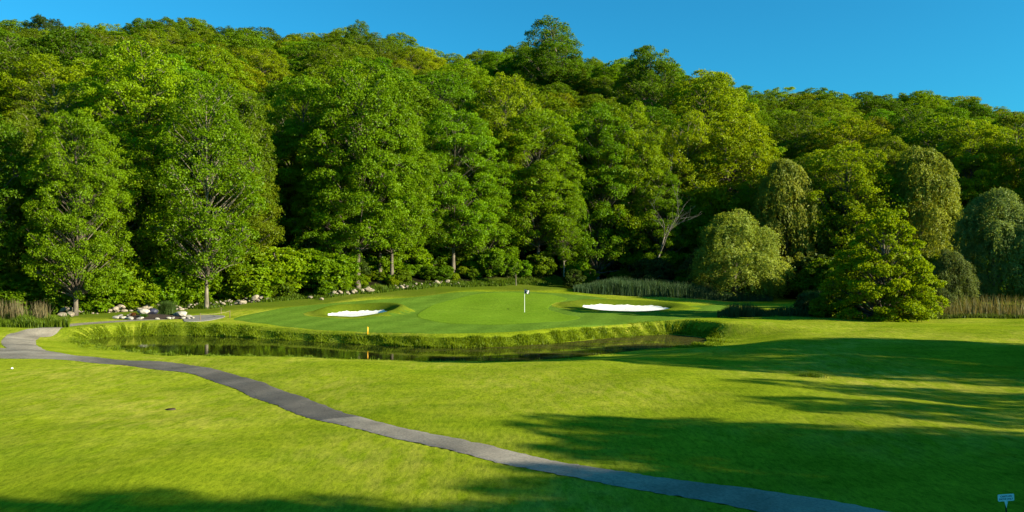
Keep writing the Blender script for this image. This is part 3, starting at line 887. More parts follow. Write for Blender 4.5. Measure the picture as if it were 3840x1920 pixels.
# ---- bare trees
for px, d, ht, seed, lab in [(1850, 112, 26, 31, 'bare pale tree fanning out of the wood behind the green'), (2440, 113, 20, 32, 'bare white-trunked tree above the cattails'), (30, 79, 13, 33, 'bare pale stems standing behind the dry reeds'), (2570, 122, 27, 36, 'leaning bare tree beside the large yellowish tree')]:
    x = PX(px, d); root = empty('bare_tree', (x, d, h1(x, d)), RN.uniform(0, 6))
    tag(root, lab, 'bare tree', 'bare trees in the wood')
    me = snag_tree(seed, ht); link('trunk', me, M['dead_wood'], root)

# ---- the wooded hill
KINDS = [(('oak0', 'oak1', 'oak2', 'oak3'), OAK, 'dark round-crowned tree on the wooded hill'),
         (('maple0', 'maple1', 'oak3', 'maple4', 'oak0'), MAPLE, 'fresh green tiered tree on the wooded hill'),
         (('airy0', 'airy1', 'airy2'), OLIVE, 'feathery olive-green tree on the wooded hill'),
         (('oak1', 'maple0', 'oak2'), LIME, 'yellow-green sunlit tree on the wooded hill')]
hill = []
d = 92.0
row = 0
while d < RIDGE + 4:
    step = 9.0 + (d - 92) * 0.016
    x = -0.70 * d - 6 + RN.uniform(0, step)
    while x < 0.70 * d + 10:
        xx = x + RN.uniform(-2.2, 2.2); yy = d + RN.uniform(-2.6, 2.6)
        if yy > float(edge(xx)) + 9 and all((xx - a) ** 2 + (yy - b) ** 2 > 26 for a, b, c in TREE_POS):
            px = 1920 + FPX * xx / yy
            w = [0.34, 0.34, 0.16, 0.16]
            ki = RN.choices(range(4), w)[0]
            ht = RN.uniform(14.5, 20.5) if yy > 150 else RN.uniform(17, 23)
            if 930 < px < 1070 and yy < 150: ht *= 0.75; ki = 0
            hill.append((xx, yy, ht, ki))
        x += step * RN.uniform(0.9, 1.15)
    d += 9.6
# only the trees whose crowns rise above those in front
tops = {}
bins = np.full(600, -9.0)
keep = []
for x, y, ht in sorted(TREE_POS, key=lambda q: q[1]):
    a = (h1(x, y) + ht * 0.9 - CAM_H) / y
    b0 = int((x - 4) / y * 300 + 300); b1 = int((x + 4) / y * 300 + 300)
    bins[max(b0, 0):max(b1 + 1, 0)] = np.maximum(bins[max(b0, 0):max(b1 + 1, 0)], a)
for xx, yy, ht, ki in sorted(hill, key=lambda q: q[1]):
    a = (h1(xx, yy) + ht - CAM_H) / yy
    b0 = max(int((xx - 6) / yy * 300 + 300), 0); b1 = max(int((xx + 6) / yy * 300 + 301), 1)
    if b1 <= 1 or b0 >= 599: continue
    if a < np.mean(bins[b0:b1]) + 0.004: continue
    keep.append((xx, yy, ht, ki))
    c0 = max(int((xx - 4) / yy * 300 + 300), 0); c1 = max(int((xx + 4) / yy * 300 + 301), 1)
    bins[c0:c1] = np.maximum(bins[c0:c1], a - ht * 0.14 / yy)
for xx, yy, ht, ki in keep:
    keys, col, lab = KINDS[ki]
    th = 1920 + FPX * xx / yy
    where = [w for lim, w in ((250, 'above the straw-coloured reeds'), (800, 'above the mulch bed'), (1250, 'above the dark gap'), (1650, 'above the small bunker'), (2150, 'behind the flag'), (2650, 'above the cattails'), (3200, 'above the front willow'), (9999, 'above the dry reeds')) if th < lim][0]
    level = 'on the ridge' if yy > RIDGE - 14 else 'high on the hill' if yy > 190 else 'halfway up the hill' if yy > 145 else 'low on the hill'
    lab = lab.replace('on the wooded hill', level + ' ' + where)
    plant(RN.choice(keys), xx, yy, ht, jit(col, 0.27), lab, 'tree', ['dark trees on the hill', 'green trees on the hill', 'olive trees on the hill', 'yellow-green trees on the hill'][ki], rng=RN, wide=RN.uniform(1.2, 1.55))
print('hill trees', len(keep), 'of', len(hill))
# trees that stand up over the skyline
for px, py, d, key, wide, col, lab in [(2040, 68, 190, 'airy1', 1.25, OAK, 'tallest ragged tree breaking the skyline behind the flag'),
                                  (2105, 85, 194, 'airy0', 1.0, OAK, 'ragged tree beside the tallest one on the skyline'),
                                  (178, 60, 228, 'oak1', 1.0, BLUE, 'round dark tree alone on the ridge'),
                                  (620, 62, 205, 'maple0', 1.2, OAK, 'big dark tree humped on the ridge'),
                                  (540, 70, 210, 'maple3', 1.2, OAK, 'dark tree next to the big humped one on the ridge'),
                                  (1345, 80, 215, 'airy2', 1.0, OAK, 'pointed dark tree standing over the ridge'),
                                  (2450, 178, 180, 'oak0', 0.9, OAK, 'round tree where the ridge starts to drop'),
                                  (2640, 255, 165, 'oak2', 1.1, LIME, 'yellow-green tree below the drop of the ridge')]:
    x = PX(px, d); z = CAM_H - (py - HOR) / FPX * d
    plant(key, x, d, max(z - h1(x, d), 10), jit(col, 0.08), lab, 'tree', rng=RN, wide=wide)

# ---- trees beyond the right edge of the picture: they throw the long shadows over the lawn
SHADE = [(43, 31.2, 'oak3', 15.5, 'M'), (50, 36.5, 'oak0', 15.0, 'M'), (57, 35.0, 'oak2', 14, 'M'), (60, 33.0, 'maple0', 16, 'M'),
         (37, 23.8, 'airy0', 9.5, 'O'), (34.5, 19.8, 'airy2', 9.0, 'O'),
         (32, 13.4, 'oak1', 10.6, 'M'), (38, 10.6, 'maple3', 11.8, 'M'), (34, 8.6, 'oak0', 11.0, 'M'),
         (30, -0.4, 'maple0', 14.0, 'M'), (29, 8.4, 'airy1', 9.5, 'M'), (31, 6.2, 'oak3', 10.0, 'M'), (36, 6.0, 'oak2', 11.0, 'M'), (34, 0.0, 'oak2', 14.0, 'M'), (39, 4.0, 'oak1', 12.0, 'M'), (42, -3.0, 'oak1', 15, 'M'),
         (68, 76.5, 'oak0', 15, 'M'), (76, 80, 'maple1', 18, 'M'), (74, 72, 'oak2', 13, 'M')]
for x, y, key, ht, c in SHADE:
    plant(key, x, y, ht, jit(MAPLE if c == 'M' else OLIVE, 0.15), 'full green tree standing east of the fairway', 'tree', 'trees east of the fairway', rng=RN, wide=1.05)

# ---- undergrowth along the edge of the wood
def bush(px, d, ht, col, lab, grp, wide=1.0):
    word = {MAPLE: 'fresh green', OAK: 'dark green', LIME: 'yellow-green', OLIVE: 'olive', BLUE: 'blue-green'}[col]
    size = 'tall' if ht > 4.2 else 'middling' if ht > 3.0 else 'low'
    where = [w for lim, w in ((170, 'behind the straw-coloured reeds'), (420, 'beside the leaning brown trunk'), (720, 'behind the mulch bed'), (1000, 'behind the concrete pad'), (1260, 'uphill of the small bunker'), (1500, 'round the pair of light trunks'), (1750, 'behind the mossy stones'), (2100, 'straight behind the flag'), (2560, 'behind the cattails'), (2800, 'behind the front willow'), (3100, 'between the front willow and the lone tree'), (3500, 'behind the lone spreading tree'), (9999, 'behind the dry reeds')) if px < lim][0]
    lab = '%s %s bush at the wood edge %s' % (size, word, where)
    grp = 'bushes at the wood edge'
    plant('bush%d' % RN.randrange(4), PX(px, d), d, ht, jit(col, 0.18), lab, 'bush', grp, name='bush', rng=RN, wide=wide, part='foliage')
for q in range(64):
    px = -60 + q * 21.5 + RN.uniform(-16, 16)
    x = PX(px, 82); 
    for it in range(3): x = PX(px, float(edge(x)) + 2.0)
    d = float(edge(x)) + RN.uniform(0.9, 5.5)
    if px > 1270: continue
    bush(px, d, RN.uniform(2.2, 5.6), RN.choice([MAPLE, MAPLE, OAK, LIME]), 'leafy bush in the undergrowth along the tumbled stones', 'undergrowth bushes along the stones', RN.uniform(0.9, 1.4))
for q in range(30):
    px = 1330 + q * 42 + RN.uniform(-18, 18)
    x = PX(px, 110)
    d = float(edge(x)) + (RN.uniform(7, 12) if px < 1800 else RN.uniform(2.5, 8))
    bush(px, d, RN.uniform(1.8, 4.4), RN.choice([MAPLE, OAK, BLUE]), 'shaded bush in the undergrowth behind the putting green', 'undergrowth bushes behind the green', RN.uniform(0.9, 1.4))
for q in range(16):
    px = 1290 + q * 32 + RN.uniform(-14, 14)
    x = PX(px, 104)
    bush(px, float(edge(x)) + RN.uniform(3.5, 7.0), RN.uniform(1.0, 2.2), RN.choice([MAPLE, LIME, OAK]), '', '', 1.3)
for q in range(16):
    px = 2560 + q * 30 + RN.uniform(-18, 18)
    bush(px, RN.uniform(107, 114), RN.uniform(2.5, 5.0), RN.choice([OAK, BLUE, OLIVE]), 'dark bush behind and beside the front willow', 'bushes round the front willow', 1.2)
for q in range(22):
    px = 3060 + q * 40 + RN.uniform(-20, 20)
    bush(px, RN.uniform(97, 107), RN.uniform(3.0, 6.0), RN.choice([OAK, OLIVE, OLIVE, BLUE]), 'big dull bush in the thicket behind the reeds', 'thicket bushes behind the reeds', 1.2)
for px, d, ht, col, lab in [(2150, 106, 2.6, BLUE, 'low blue-green bush at the near end of the cattails'), (2450, 110, 5.2, (0.06, 0.085, 0.02), 'round grey-green bush above the cattails'),
                            (3080, 70, 1.9, OLIVE, 'small bush under the lone spreading tree'), (3030, 73, 2.2, (0.07, 0.10, 0.03), 'ragged bush among the tall reeds by the lone tree')]:
    plant('bush1', PX(px, d), d, ht, col, lab, 'bush', name='bush', part='foliage', rng=RN)

# ------------------------------------------------------------------ blades: banks, cattails, reeds
def blades(rng, base, hgt, width, lean=0.25, bend=0.4, v=None):
    """Grass blades: two quads each, from base (n,3)."""
    n = len(base)
    a = rng.uniform(0, 2 * np.pi, n); out = np.stack([np.cos(a), np.sin(a), np.zeros(n)], 1)
    side = np.stack([-np.sin(a + rng.normal(0, .6, n)), np.cos(a), np.zeros(n)], 1); side = unit(side)
    L = rng.uniform(0.0, lean, n)[:, None] * hgt[:, None]; B = rng.uniform(0, bend, n)[:, None] * hgt[:, None]
    up = np.array([0, 0, 1.0])
    m = base + out * L * 0.5 + up * hgt[:, None] * 0.55
    t = base + out * (L + B) + up * (hgt[:, None] - 0.4 * B)
    w = width[:, None] * side
    V = np.stack([base - w * .5, base + w * .5, m + w * .42, m - w * .42, t + w * .08, t - w * .08], 1).reshape(-1, 3)
    k = np.arange(n)[:, None] * 6
    Q = np.concatenate([k + np.array([[0, 1, 2, 3]]), k + np.array([[3, 2, 4, 5]])], 1).reshape(-1, 4)
    vv = np.clip((rng.normal(0.45, 0.2, n) if v is None else v + rng.normal(0, 0.12, n)), 0, 1)
    return V, Q, np.repeat(vv, 6)

def blade_object(name, xy, hgt, width, color, label, category, kind='stuff', seed=1, lean=0.25, bend=0.4, v=None, group=None):
    rng = np.random.default_rng(seed)
    z = H(xy[:, 0], xy[:, 1])
    base = np.column_stack([xy, z - 0.03])
    V, Q, A = blades(rng, base, np.asarray(hgt, float), np.asarray(width, float), lean, bend, v)
    o = link(name, npmesh(name, V, Q, False, {'v': A}), M['blade'])
    o.color = (*color, 1.0)
    return tag(o, label, category, group, kind)

rng = np.random.default_rng(5)
def along(curve, n, off):
    t = rng.uniform(0, len(curve) - 1.001, n); i0 = t.astype(int); f = (t - i0)[:, None]
    p = curve[i0] * (1 - f) + curve[i0 + 1] * f
    tg = unit(curve[i0 + 1] - curve[i0]); nr = np.stack([-tg[:, 1], tg[:, 0]], 1)
    return p + nr * off(n)[:, None], t / len(curve)
FAR = POND[:96]; NEAR = POND[96:]
def lumps(xy, f=1.2):
    return 0.5 + 0.25 * np.sin(xy[:, 0] * f + 1.3) * np.sin(xy[:, 1] * f * 1.3) + 0.25 * np.sin(xy[:, 0] * f * 2.7 + xy[:, 1] * 2.1)
# POND runs clockwise seen from above along the far bank, so outside is +normal
xy, t = along(FAR, 46000, lambda n: rng.uniform(-0.1, 0.95, n))
wide_left = t < 0.26
xy2, t2 = along(POND[2:26], 11000, lambda n: rng.uniform(0.3, 2.4, n) * rng.uniform(0.4, 1, n))
xy3, t3 = along(np.concatenate([POND[176:], POND[:4]]), 6000, lambda n: rng.uniform(0.4, 1.8, n))
xy4, t4 = along(POND[76:104], 11000, lambda n: np.abs(rng.normal(0.0, 1.1, n)))
XY = np.concatenate([xy, xy2, xy3, xy4])
lm = lumps(XY)
bd = seg_dist(XY[:, 0], XY[:, 1], POND, True)
hg = (0.08 + 0.34 * lm ** 1.5) * rng.uniform(0.45, 1.15, len(XY)) * np.clip(1.25 - bd * 0.45, 0.25, 1.1) * (0.75 + 0.5 * lumps(XY, 0.45)) * np.where(XY[:, 0] > 8, 0.7, 1.0) * np.interp(XY[:, 0], [-36, -30, -22], [0.55, 0.6, 1.0])
blade_object('bank_grass', XY, hg, rng.uniform(0.03, 0.06, len(XY)), (0.175, 0.235, 0.007), 'long lush grass overhanging the far bank of the pond', 'grass', seed=8, v=0.12 + 0.55 * lumps(XY, 1.7) * (0.6 + 0.5 * lumps(XY, 0.5)))
xy, t = along(NEAR, 26000, lambda n: rng.uniform(-0.1, 0.9, n) ** 1.0)
keepm = (xy[:, 0] < -11.5) & (rng.uniform(size=len(xy)) < np.clip(lumps(xy, 0.8) * 1.6 - 0.3, 0.05, 1)) | (rng.uniform(size=len(xy)) < 0.05)
xy = xy[keepm]; lm = lumps(xy, 1.9)
blade_object('near_bank_grass', xy, (0.05 + 0.24 * lm ** 2) * rng.uniform(0.6, 1.2, len(xy)), rng.uniform(0.02, 0.045, len(xy)), (0.125, 0.185, 0.010), 'ragged sunlit grass along the near bank of the pond', 'grass', seed=9)

# cattails behind the right bunker
def patch(pxs, ds, n):
    px = rng.uniform(pxs[0], pxs[1], n); dd = rng.uniform(ds[0], ds[1], n)
    return np.stack([PX(px, dd), dd], 1)
xy = patch((2150, 2900), (98.5, 105), 27000)
pq = 1920 + FPX * xy[:, 0] / xy[:, 1]
edgefade = np.interp(pq, [2150, 2300, 2600, 2720, 2900], [0.3, 1, 0.95, 0.6, 0.3]) * (0.7 + 0.45 * lumps(xy, 0.9))
blade_object('cattails', xy, rng.uniform(1.3, 2.2, len(xy)) * edgefade, rng.uniform(0.03, 0.06, len(xy)), (0.052, 0.095, 0.040), 'dense bed of tall blue-green cattails behind the long bunker', 'cattails', seed=10, lean=0.15, bend=0.15)
xy = patch((2690, 3120), (70.5, 75.5), 16000)
xy = xy[rng.uniform(size=len(xy)) < np.clip(lumps(xy, 1.5) * 2.2 - 0.75, 0.04, 1)]
pxv = 1920 + FPX * xy[:, 0] / xy[:, 1]
lm = lumps(xy, 1.6)
hh = rng.uniform(0.4, 1.1, len(xy)) * (0.5 + 0.8 * lm) * np.interp(pxv, [2700, 2760, 2830, 2870, 2960, 3120], [0.5, 1, 0.9, 0.5, 0.8, 1.0])
blade_object('marsh_reeds', xy, hh, rng.uniform(0.025, 0.05, len(xy)), (0.045, 0.080, 0.028), 'low dark reeds growing beside the lone spreading tree', 'reeds', seed=12, lean=0.12, bend=0.2)
xy = patch((3020, 3110), (72, 75), 2600)
blade_object('tall_reeds', xy, rng.uniform(1.2, 2.5, len(xy)), rng.uniform(0.03, 0.055, len(xy)), (0.10, 0.145, 0.035), 'stand of tall pale-green reeds at the flank of the lone tree', 'reeds', seed=13, lean=0.12, bend=0.15)
# dry reeds at both ends
xy = patch((3440, 3900), (71, 76), 4200)
xy = xy[rng.uniform(size=len(xy)) < np.clip(lumps(xy, 1.1) * 1.6 - 0.55, 0.06, 0.8)]
blade_object('dry_reeds', xy, rng.uniform(0.5, 2.2, len(xy)) ** 1.0, rng.uniform(0.025, 0.05, len(xy)), (0.16, 0.135, 0.055), 'thin straw-coloured dry reeds under the shaded willow', 'reeds', seed=14, lean=0.2, bend=0.12)
xy = patch((3470, 3900), (70.5, 73), 7000)
blade_object('reed_foot_grass', xy, rng.uniform(0.15, 0.5, len(xy)), rng.uniform(0.03, 0.05, len(xy)), (0.09, 0.12, 0.02), 'short rough grass at the foot of the dry reeds', 'grass', seed=15)
xy = patch((-60, 190), (64, 68.5), 3200)
xy = xy[rng.uniform(size=len(xy)) < np.clip(lumps(xy, 1.3) * 1.6 - 0.5, 0.06, 0.8)]
blade_object('straw_reeds', xy, rng.uniform(0.6, 2.0, len(xy)), rng.uniform(0.025, 0.05, len(xy)), (0.17, 0.135, 0.065), 'pinkish straw-coloured reeds beside the path bend', 'reeds', seed=16, lean=0.2, bend=0.15)
xy = patch((-60, 260), (61, 68), 12000)
blade_object('wood_edge_weeds', xy, rng.uniform(0.2, 0.75, len(xy)) * (0.5 + lumps(xy, 0.9)), rng.uniform(0.03, 0.06, len(xy)), (0.095, 0.145, 0.008), 'tangled green weeds in front of the straw-coloured reeds', 'weeds', seed=17)
# weeds at the foot of the wood
n = 26000
xs = rng.uniform(-45, 12, n); ys = edge(xs) + rng.uniform(-1.0, 3.5, n) + 0.6 * np.sin(xs * 1.3)
xy = np.stack([xs, ys], 1)
blade_object('wood_floor_weeds', xy, rng.uniform(0.12, 0.6, n) * (0.4 + lumps(xy, 1.0)), rng.uniform(0.04, 0.09, n), (0.075, 0.125, 0.006), 'loose weeds and long grass along the foot of the wood', 'weeds', seed=18)
# a tuft left standing on the lawn
c = flat(3045, 1408)
xy = np.stack([c[0] + rng.normal(0, 0.26, 700), c[1] + rng.normal(0, 0.2, 700)], 1)
blade_object('grass_tuft', xy, rng.uniform(0.08, 0.24, 700), rng.uniform(0.012, 0.025, 700), (0.07, 0.125, 0.006), 'unmown tuft of grass alone on the lawn', 'grass tuft', kind=None, seed=19)

# ------------------------------------------------------------------ stones
def stone_mesh(seed):
    rg = np.random.default_rng(seed)
    import bmesh
    bm = bmesh.new(); bmesh.ops.create_icosphere(bm, subdivisions=2, radius=0.5)
    ax = [rg.normal(size=3) for _ in range(9)]; ax = [a / np.linalg.norm(a) for a in ax]; cut = rg.uniform(0.30, 0.46, 9)
    for v in bm.verts:
        p = np.array(v.co)
        for a, c in zip(ax, cut):
            s = p @ a
            if s > c: p = p - a * (s - c) * 0.92
        v.co = p * np.array([1.15, 1.0, 0.78]) + rg.normal(0, 0.012, 3)
    me = bpy.data.meshes.new('stone'); bm.to_mesh(me); bm.free()
    return me
STONES = [stone_mesh(s) for s in range(8)]
WSTONES = [m.copy() for m in STONES]
for m in STONES: m.materials.append(M['stone'])
for m in WSTONES: m.materials.append(M['white_stone'])
def stone_wall(px0, px1, dfun, n, label, hmax=0.9, rows=3):
    pxm = (px0 + px1) / 2; dm = dfun(pxm); xm = PX(pxm, dm); zm = h1(xm, dm)
    root = empty('stone_wall', (xm, dm, zm)); tag(root, label, 'stone wall', 'tumbled stone walls at the wood edge')
    for q in range(n):
        px = px0 + (px1 - px0) * (q + RN.random()) / n
        d = dfun(px) + RN.gauss(0, 0.35); x = PX(px, d)
        s = RN.choice((0.2, 0.26, 0.3, 0.36, 0.45, 0.62)) * RN.uniform(0.85, 1.2)
        lev = RN.choice(range(rows))
        z = h1(x, d) + s * 0.16 + lev * 0.2
        o = link('stone', RN.choice(STONES), None, root)
        o.location = (x - xm, d - dm, z - zm); o.rotation_euler = (RN.uniform(-.5, .5), RN.uniform(-.5, .5), RN.uniform(0, 6.28)); o.scale = (s * RN.uniform(0.9, 1.5), s, s * RN.uniform(0.7, 1.1))
def ed(off):
    def f(px):
        x = PX(px, 85)
        for _ in range(4): x = PX(px, float(edge(x)) + off)
        return float(edge(x)) + off
    return f
stone_wall(230, 470, ed(-0.6), 46, 'tumbled pale stone wall beside the leaning brown trunk')
stone_wall(480, 740, ed(-0.3), 34, 'tumbled stone wall behind the ornamental grass clump')
stone_wall(770, 1010, ed(-0.3), 40, 'tumbled stone wall behind the concrete pad')
stone_wall(1225, 1390, ed(0.3), 36, 'tumbled pale stone wall behind the bare grey trunk')
stone_wall(1480, 1720, ed(1.0), 34, 'mossy tumbled stone wall behind the pair of light trunks')
for px, py, d, s, lab in [(1163, 1116, 88, 0.55, 'lone boulder on the rough near the small bunker'), (1205, 1122, 87, 0.5, 'flat brown stone beside the lone boulder'), (237, 1186, 72, 0.7, 'first rounded boulder beside the leaning trunk'), (262, 1184, 72.3, 0.8, 'second larger boulder beside the leaning trunk')]:
    x = PX(px, d); o = link('boulder', RN.choice(STONES)); o.location = (x, d, h1(x, d) + s * 0.25); o.scale = (s * 1.3, s, s * 0.9); o.rotation_euler = (0.1, 0.1, RN.uniform(0, 6))
    tag(o, lab, 'boulder')

# ------------------------------------------------------------------ mulch bed, its stones and grass clump
BC = (PX(578, 71.0), 71.0)
a = np.linspace(0, 2 * np.pi, 60, endpoint=False)
BED = np.stack([BC[0] + 3.3 * np.cos(a) * (1 + .06 * np.sin(3 * a)), BC[1] + 2.3 * np.sin(a) * (1 + .05 * np.sin(4 * a))], 1)
def bed_h(x, y):
    r = np.sqrt(((x - BC[0]) / 3.3) ** 2 + ((y - BC[1]) / 2.3) ** 2)
    return H(x, y) + 0.28 * smooth01((1.05 - r) / 0.8) + 0.02
V, Q = sheet('mulch_bed', BED, M['mulch'], 0.02, 16, hfun=bed_h)
tag(link('mulch_bed', npmesh('mulch_bed', V, Q, True), M['mulch']), 'dark mulch planting bed ringed with pale stones', 'planting bed')
for q in range(26):
    t = 2 * math.pi * (q + RN.uniform(-.45, .45)) / 26
    if RN.random() < 0.12: continue
    x = BC[0] + 3.35 * math.cos(t); y = BC[1] + 2.35 * math.sin(t); s = RN.uniform(0.22, 0.55)
    o = link('garden_stone', RN.choice(WSTONES)); o.location = (x, y, h1(x, y) + s * 0.2 + 0.02); o.scale = (s * 1.25, s, s * 0.85); o.rotation_euler = (RN.uniform(-.3, .3), RN.uniform(-.3, .3), RN.uniform(0, 6))
    tag(o, 'pale stone edging the mulch bed', 'stone', 'stones edging the mulch bed')
for px, d, s, me, lab in [(537, 70.6, 0.95, 0, 'big white boulder at the reed end of the mulch bed'), (680, 71.4, 0.95, 3, 'big white boulder at the pad end of the mulch bed'), (665, 71.8, 0.6, 4, 'smaller white boulder inside the mulch bed')]:
    x = PX(px, d); o = link('boulder', WSTONES[me]); o.location = (x, d, float(bed_h(np.array([x]), np.array([d]))[0]) + s * 0.25); o.scale = (s * 1.2, s, s * 0.9)
    tag(o, lab, 'boulder')
x, d = PX(570, 71.2), 71.2
dark_m = STONES[2].copy(); dark_m.materials.clear(); dark_m.materials.append(simple_mat('slate_stone', (0.035, 0.035, 0.06), 0.5, 0.3, 4))
o = link('boulder', dark_m); o.location = (x, d, float(bed_h(np.array([x]), np.array([d]))[0]) + 0.25); o.scale = (0.95, 0.8, 0.85)
tag(o, 'dark slate-blue boulder in the mulch bed', 'boulder')
def clump(cx, cy, n, rad, ht, w, color, name, label, cat, seed, zf):
    rg = np.random.default_rng(seed)
    root = np.column_stack([cx + rg.normal(0, rad * 0.28, n), cy + rg.normal(0, rad * 0.28, n)])
    base = np.column_stack([root, np.full(n, zf)])
    d2 = root - np.array([cx, cy])
    V, Q, A = blades(rg, base, rg.uniform(0.7, 1.1, n) * ht, rg.uniform(0.6, 1.2, n) * w, 0.55, 0.35)
    o = link(name, npmesh(name, V, Q, False, {'v': A}), M['blade']); o.color = (*color, 1)
    return tag(o, label, cat)
cx, cy = PX(628, 71.9), 71.9
clump(cx, cy, 2600, 0.8, 1.25, 0.02, (0.065, 0.11, 0.022), 'ornamental_grass', 'round grey-green ornamental grass clump in the mulch bed', 'grass clump', 20, float(bed_h(np.array([cx]), np.array([cy]))[0]) - 0.03)
for px, d, col, lab in [(500, 70.3, (0.16, 0.06, 0.02), 'low reddish plant in the mulch bed'), (540, 69.6, (0.06, 0.13, 0.01), 'small leafy plant before the white boulder')]:
    cx = PX(px, d); clump(cx, d, 260, 0.4, 0.32, 0.035, col, 'bedding_plant', lab, 'plant', int(px), float(bed_h(np.array([cx]), np.array([d]))[0]) - 0.02)
# concrete pad
pc = np.array([on_terrain(a, b) for a, b in [(690, 1206), (700, 1188), (790, 1182), (845, 1186), (800, 1200), (740, 1206)]])
V, Q = sheet('concrete_pad', resample(pc, 48), M['concrete'], 0.035, 10)
tag(link('concrete_pad', npmesh('concrete_pad', V, Q, True), M['concrete']), 'grey concrete pad at the end of the branch path', 'pad', kind='structure')

# ------------------------------------------------------------------ rope barrier by the pad
posts = [(751, 1203, 16), (829, 1178, 12), (862, 1190, 17)]
r0 = on_terrain(751, 1203)
rb = empty('rope_barrier', (r0[0], r0[1], h1(*r0))); tag(rb, 'low rope barrier on thin posts beside the concrete pad', 'barrier')
tops_ = []
for px, py, hp in posts:
    x, y = on_terrain(px, py); z = h1(x, y); ph = 0.62
    g = Geo(); g.tube([[0, 0, -0.1], [0, 0, ph * 0.5], [0, 0, ph]], [0.035, 0.032, 0.03], 6); g.tube([[0, 0, ph], [0, 0, ph + 0.03]], [0.045, 0.012], 6)
    o = link('post', g.mesh('post', True), M['post_wood'], rb); o.location = (x - r0[0], y - r0[1], z - h1(*r0)); tops_.append(np.array([x - r0[0], y - r0[1], z - h1(*r0) + ph - 0.04]))
for p0, p1 in [(tops_[0], tops_[2]), (tops_[1], tops_[2])]:
    t = np.linspace(0, 1, 14)[:, None]
    g = Geo(); g.tube(p0 * (1 - t) + p1 * t - np.array([0, 0, 0.12]) * (4 * t * (1 - t)), np.full(14, 0.013), 5)
    link('rope', g.mesh('rope', True), M['rope'], rb)

# ------------------------------------------------------------------ flagstick
fx0, fy0 = on_terrain(1967, 1172)
fz0 = h1(fx0, fy0)
fl = empty('flagstick', (fx0, fy0, fz0)); tag(fl, 'golf flagstick with a dark flag standing in the hole on the green', 'flagstick')
PH = 2.25 * fy0 / 78.0
g = Geo(); g.tube([[0, 0, 0.0], [0, 0, PH * .5], [0, 0, PH]], [0.024, 0.02, 0.017], 8)
link('pole', g.mesh('pole', True), M['white_paint'], fl)
g = Geo(); g.tube([[0, 0, 0.036], [0, 0, 0.034]], [0.055, 0.054], 16)
link('cup_rim', g.mesh('cup_rim', True), M['white_paint'], fl)
g = Geo(); g.tube([[0, 0, PH], [0, 0, PH + .03], [0, 0, PH + .05]], [0.022, 0.024, 0.008], 8)
link('finial', g.mesh('finial', True), M['black_metal'], fl)
FW, FH, nu, nv = 0.47, 0.40, 15, 8
def flag_pt(u, v, off=0.0):
    x = u * FW; y = 0.05 * math.sin(u * 7.0 + v * 1.5) * u ** 0.5 - 0.02 - off
    z = PH - 0.01 - v * FH - 0.05 * u * u + 0.02 * math.sin(u * 6)
    return (x, y, z)
def flag_grid(us, vs, test=None, off=0.0):
    V = [flag_pt(u, v, off) for v in vs for u in us]; n = len(us)
    F = [(j * n + i, j * n + i + 1, (j + 1) * n + i + 1, (j + 1) * n + i) for j in range(len(vs) - 1) for i in range(n - 1)
         if test is None or test((us[i] + us[i + 1]) / 2, (vs[j] + vs[j + 1]) / 2)]
    return np.array(V), np.array(F)
V, F = flag_grid(np.linspace(0, 1, nu), np.linspace(0, 1, nv))
fo = link('flag', npmesh('flag', V, F, True), M['dark_cloth'], fl)
def emblem(u, v):
    if v < 0.12 or v > 0.90: return False
    left = 0.24 + 0.28 * v; right = 0.96 - 0.28 * v
    if not (left - 0.02 < u < right): return False
    if (u - 0.50) ** 2 + (v - 0.40) ** 2 * 0.8 < 0.008: return False          # dark eye of the mark
    if abs(u - (0.72 - 0.06 * v)) < 0.045 and v < 0.75: return False       # dark notch
    return True
V, F = flag_grid(np.linspace(0, 1, 49), np.linspace(0, 1, 41), emblem, 0.006)
link('emblem', npmesh('emblem', V, F, True), M['white_paint'], fo)

# ------------------------------------------------------------------ hazard stake, sign, tee markers, drain
sx, sy = on_terrain(1378, 1253)
g = Geo(); g.box((0, 0, 0.22), (0.04, 0.04, 0.27)); g.add(np.array([[-.04, -.04, .49], [.04, -.04, .49], [.04, .04, .49], [-.04, .04, .49], [0, 0, .54], [0, 0, .54]]), [[0, 1, 4, 5], [1, 2, 4, 5], [2, 3, 4, 5], [3, 0, 4, 5]])
o = link('hazard_stake', g.mesh('hazard_stake'), M['yellow_paint']); o.location = (sx, sy, h1(sx, sy)); o.rotation_euler = (0.02, 0.03, 0.4)
tag(o, 'short yellow hazard stake in the long grass of the far bank', 'stake')

SD = 16.2
sgx = PX(3776, SD); sgz = h1(sgx, SD)
sg = empty('path_sign', (sgx, SD, sgz)); sg.rotation_euler = (0, -0.045, 0.05)
tag(sg, 'small pale sign about carts on a black spike beside the path', 'sign')
pz = CAM_H - (1866 - HOR) / FPX * SD - sgz
def plate(outline, y0, y1):
    n = len(outline); V = [(x, y0, z) for x, z in outline] + [(x, y1, z) for x, z in outline]
    F = [tuple(range(n)), tuple(range(2 * n - 1, n - 1, -1))] + [(i, i + n, (i + 1) % n + n, (i + 1) % n) for i in range(n)]
    me = bpy.data.meshes.new('plate'); me.from_pydata(V, [], F); me.update(); return me
ol = []
for cx_, cz_, a0 in [(-.15, -.05, 180), (.15, -.05, 270), (.15, .05, 0), (-.15, .05, 90)]:
    if a0 == 270: ol += [(-0.035, -.07), (0.0, -0.21), (0.035, -.07)]
    for q in range(5):
        t = math.radians(a0 + q * 22.5); ol.append((cx_ + .02 * math.cos(t), cz_ + .02 * math.sin(t)))
o = link('sign_face', plate(ol, -0.004, 0.004), M['sign_face'], sg); o.location = (0, 0, pz)
g = Geo(); g.tube([[0, 0.012, -0.15], [0, 0.012, pz * 0.6], [0, 0.012, pz + 0.03]], [0.014, 0.014, 0.012], 6)
link('spike', g.mesh('spike', True), M['black_metal'], sg)
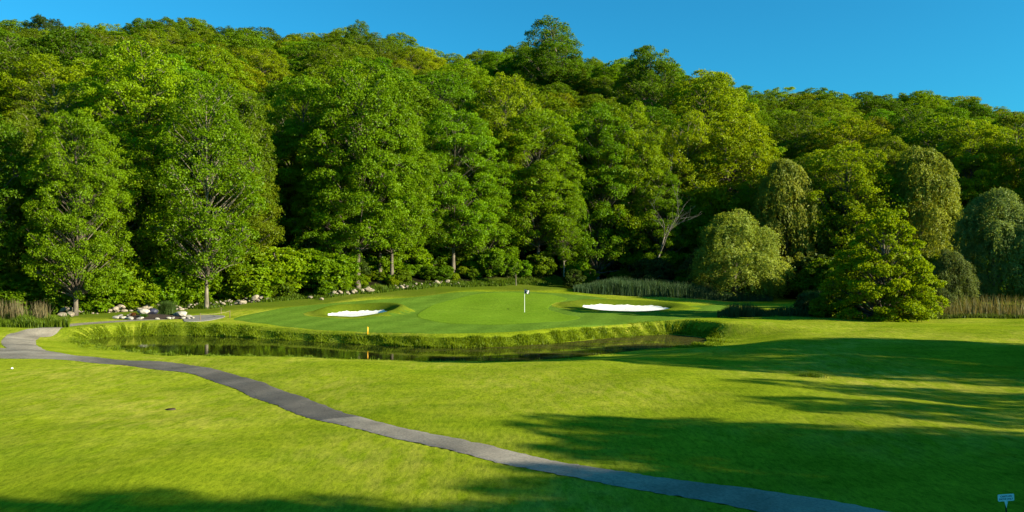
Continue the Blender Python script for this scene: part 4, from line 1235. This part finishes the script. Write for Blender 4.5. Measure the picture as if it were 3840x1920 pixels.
for txt, dz, w in [('CARTS ON', 0.012, 0.235), ('PATHS ONLY', -0.042, 0.285)]:
    cu = bpy.data.curves.new('lettering', 'FONT'); cu.body = txt; cu.size = 0.05; cu.align_x = 'CENTER'; cu.offset = 0.0007
    to = bpy.data.objects.new('lettering_tmp', cu); COL.objects.link(to)
    bpy.context.view_layer.update()
    me = bpy.data.meshes.new_from_object(to.evaluated_get(bpy.context.evaluated_depsgraph_get()))
    bpy.data.objects.remove(to)
    xs = [v.co.x for v in me.vertices]; k = w / (max(xs) - min(xs))
    for v in me.vertices: v.co = (v.co.x * k, 0, v.co.y * 0.95)
    me.materials.clear()
    o = link('lettering', me, M['sign_ink'], sg); o.location = (0, -0.0065, pz + dz)

def ball(name, r, squash, mat):
    import bmesh
    bm = bmesh.new(); bmesh.ops.create_uvsphere(bm, u_segments=16, v_segments=10, radius=r)
    for v in bm.verts: v.co.z = v.co.z * squash if v.co.z > 0 else v.co.z * 0.5
    me = bpy.data.meshes.new(name); bm.to_mesh(me); bm.free(); me.materials.append(mat)
    for p in me.polygons: p.use_smooth = True
    return me
x, y = flat(45, 1392)
tm = empty('tee_marker', (x, y, h1(x, y))); tag(tm, 'small white ball-shaped tee marker on the lawn', 'tee marker')
o = link('ball', ball('ball', 0.055, 1.0, M['white_paint']), None, tm); o.location = (0, 0, 0.06)
g = Geo(); g.tube([[0, 0, -.08], [0, 0, .035]], [0.008, 0.012], 6); link('spike', g.mesh('spike'), M['black_metal'], tm)
x, y = flat(640, 1525)
g = Geo(); g.tube([[0, 0, -.03], [0, 0, 0.012], [0, 0, 0.02]], [0.17, 0.17, 0.15], 20); g.box((0, 0, 0.012), (0.15, 0.008, 0.008)); g.box((0, 0.05, 0.012), (0.14, 0.008, 0.008)); g.box((0, -0.05, 0.012), (0.14, 0.008, 0.008))
o = link('drain_cover', g.mesh('drain_cover'), M['iron']); o.location = (x, y, h1(x, y) + 0.01)
tag(o, 'dark round drain cover sunk in the lawn', 'drain cover')
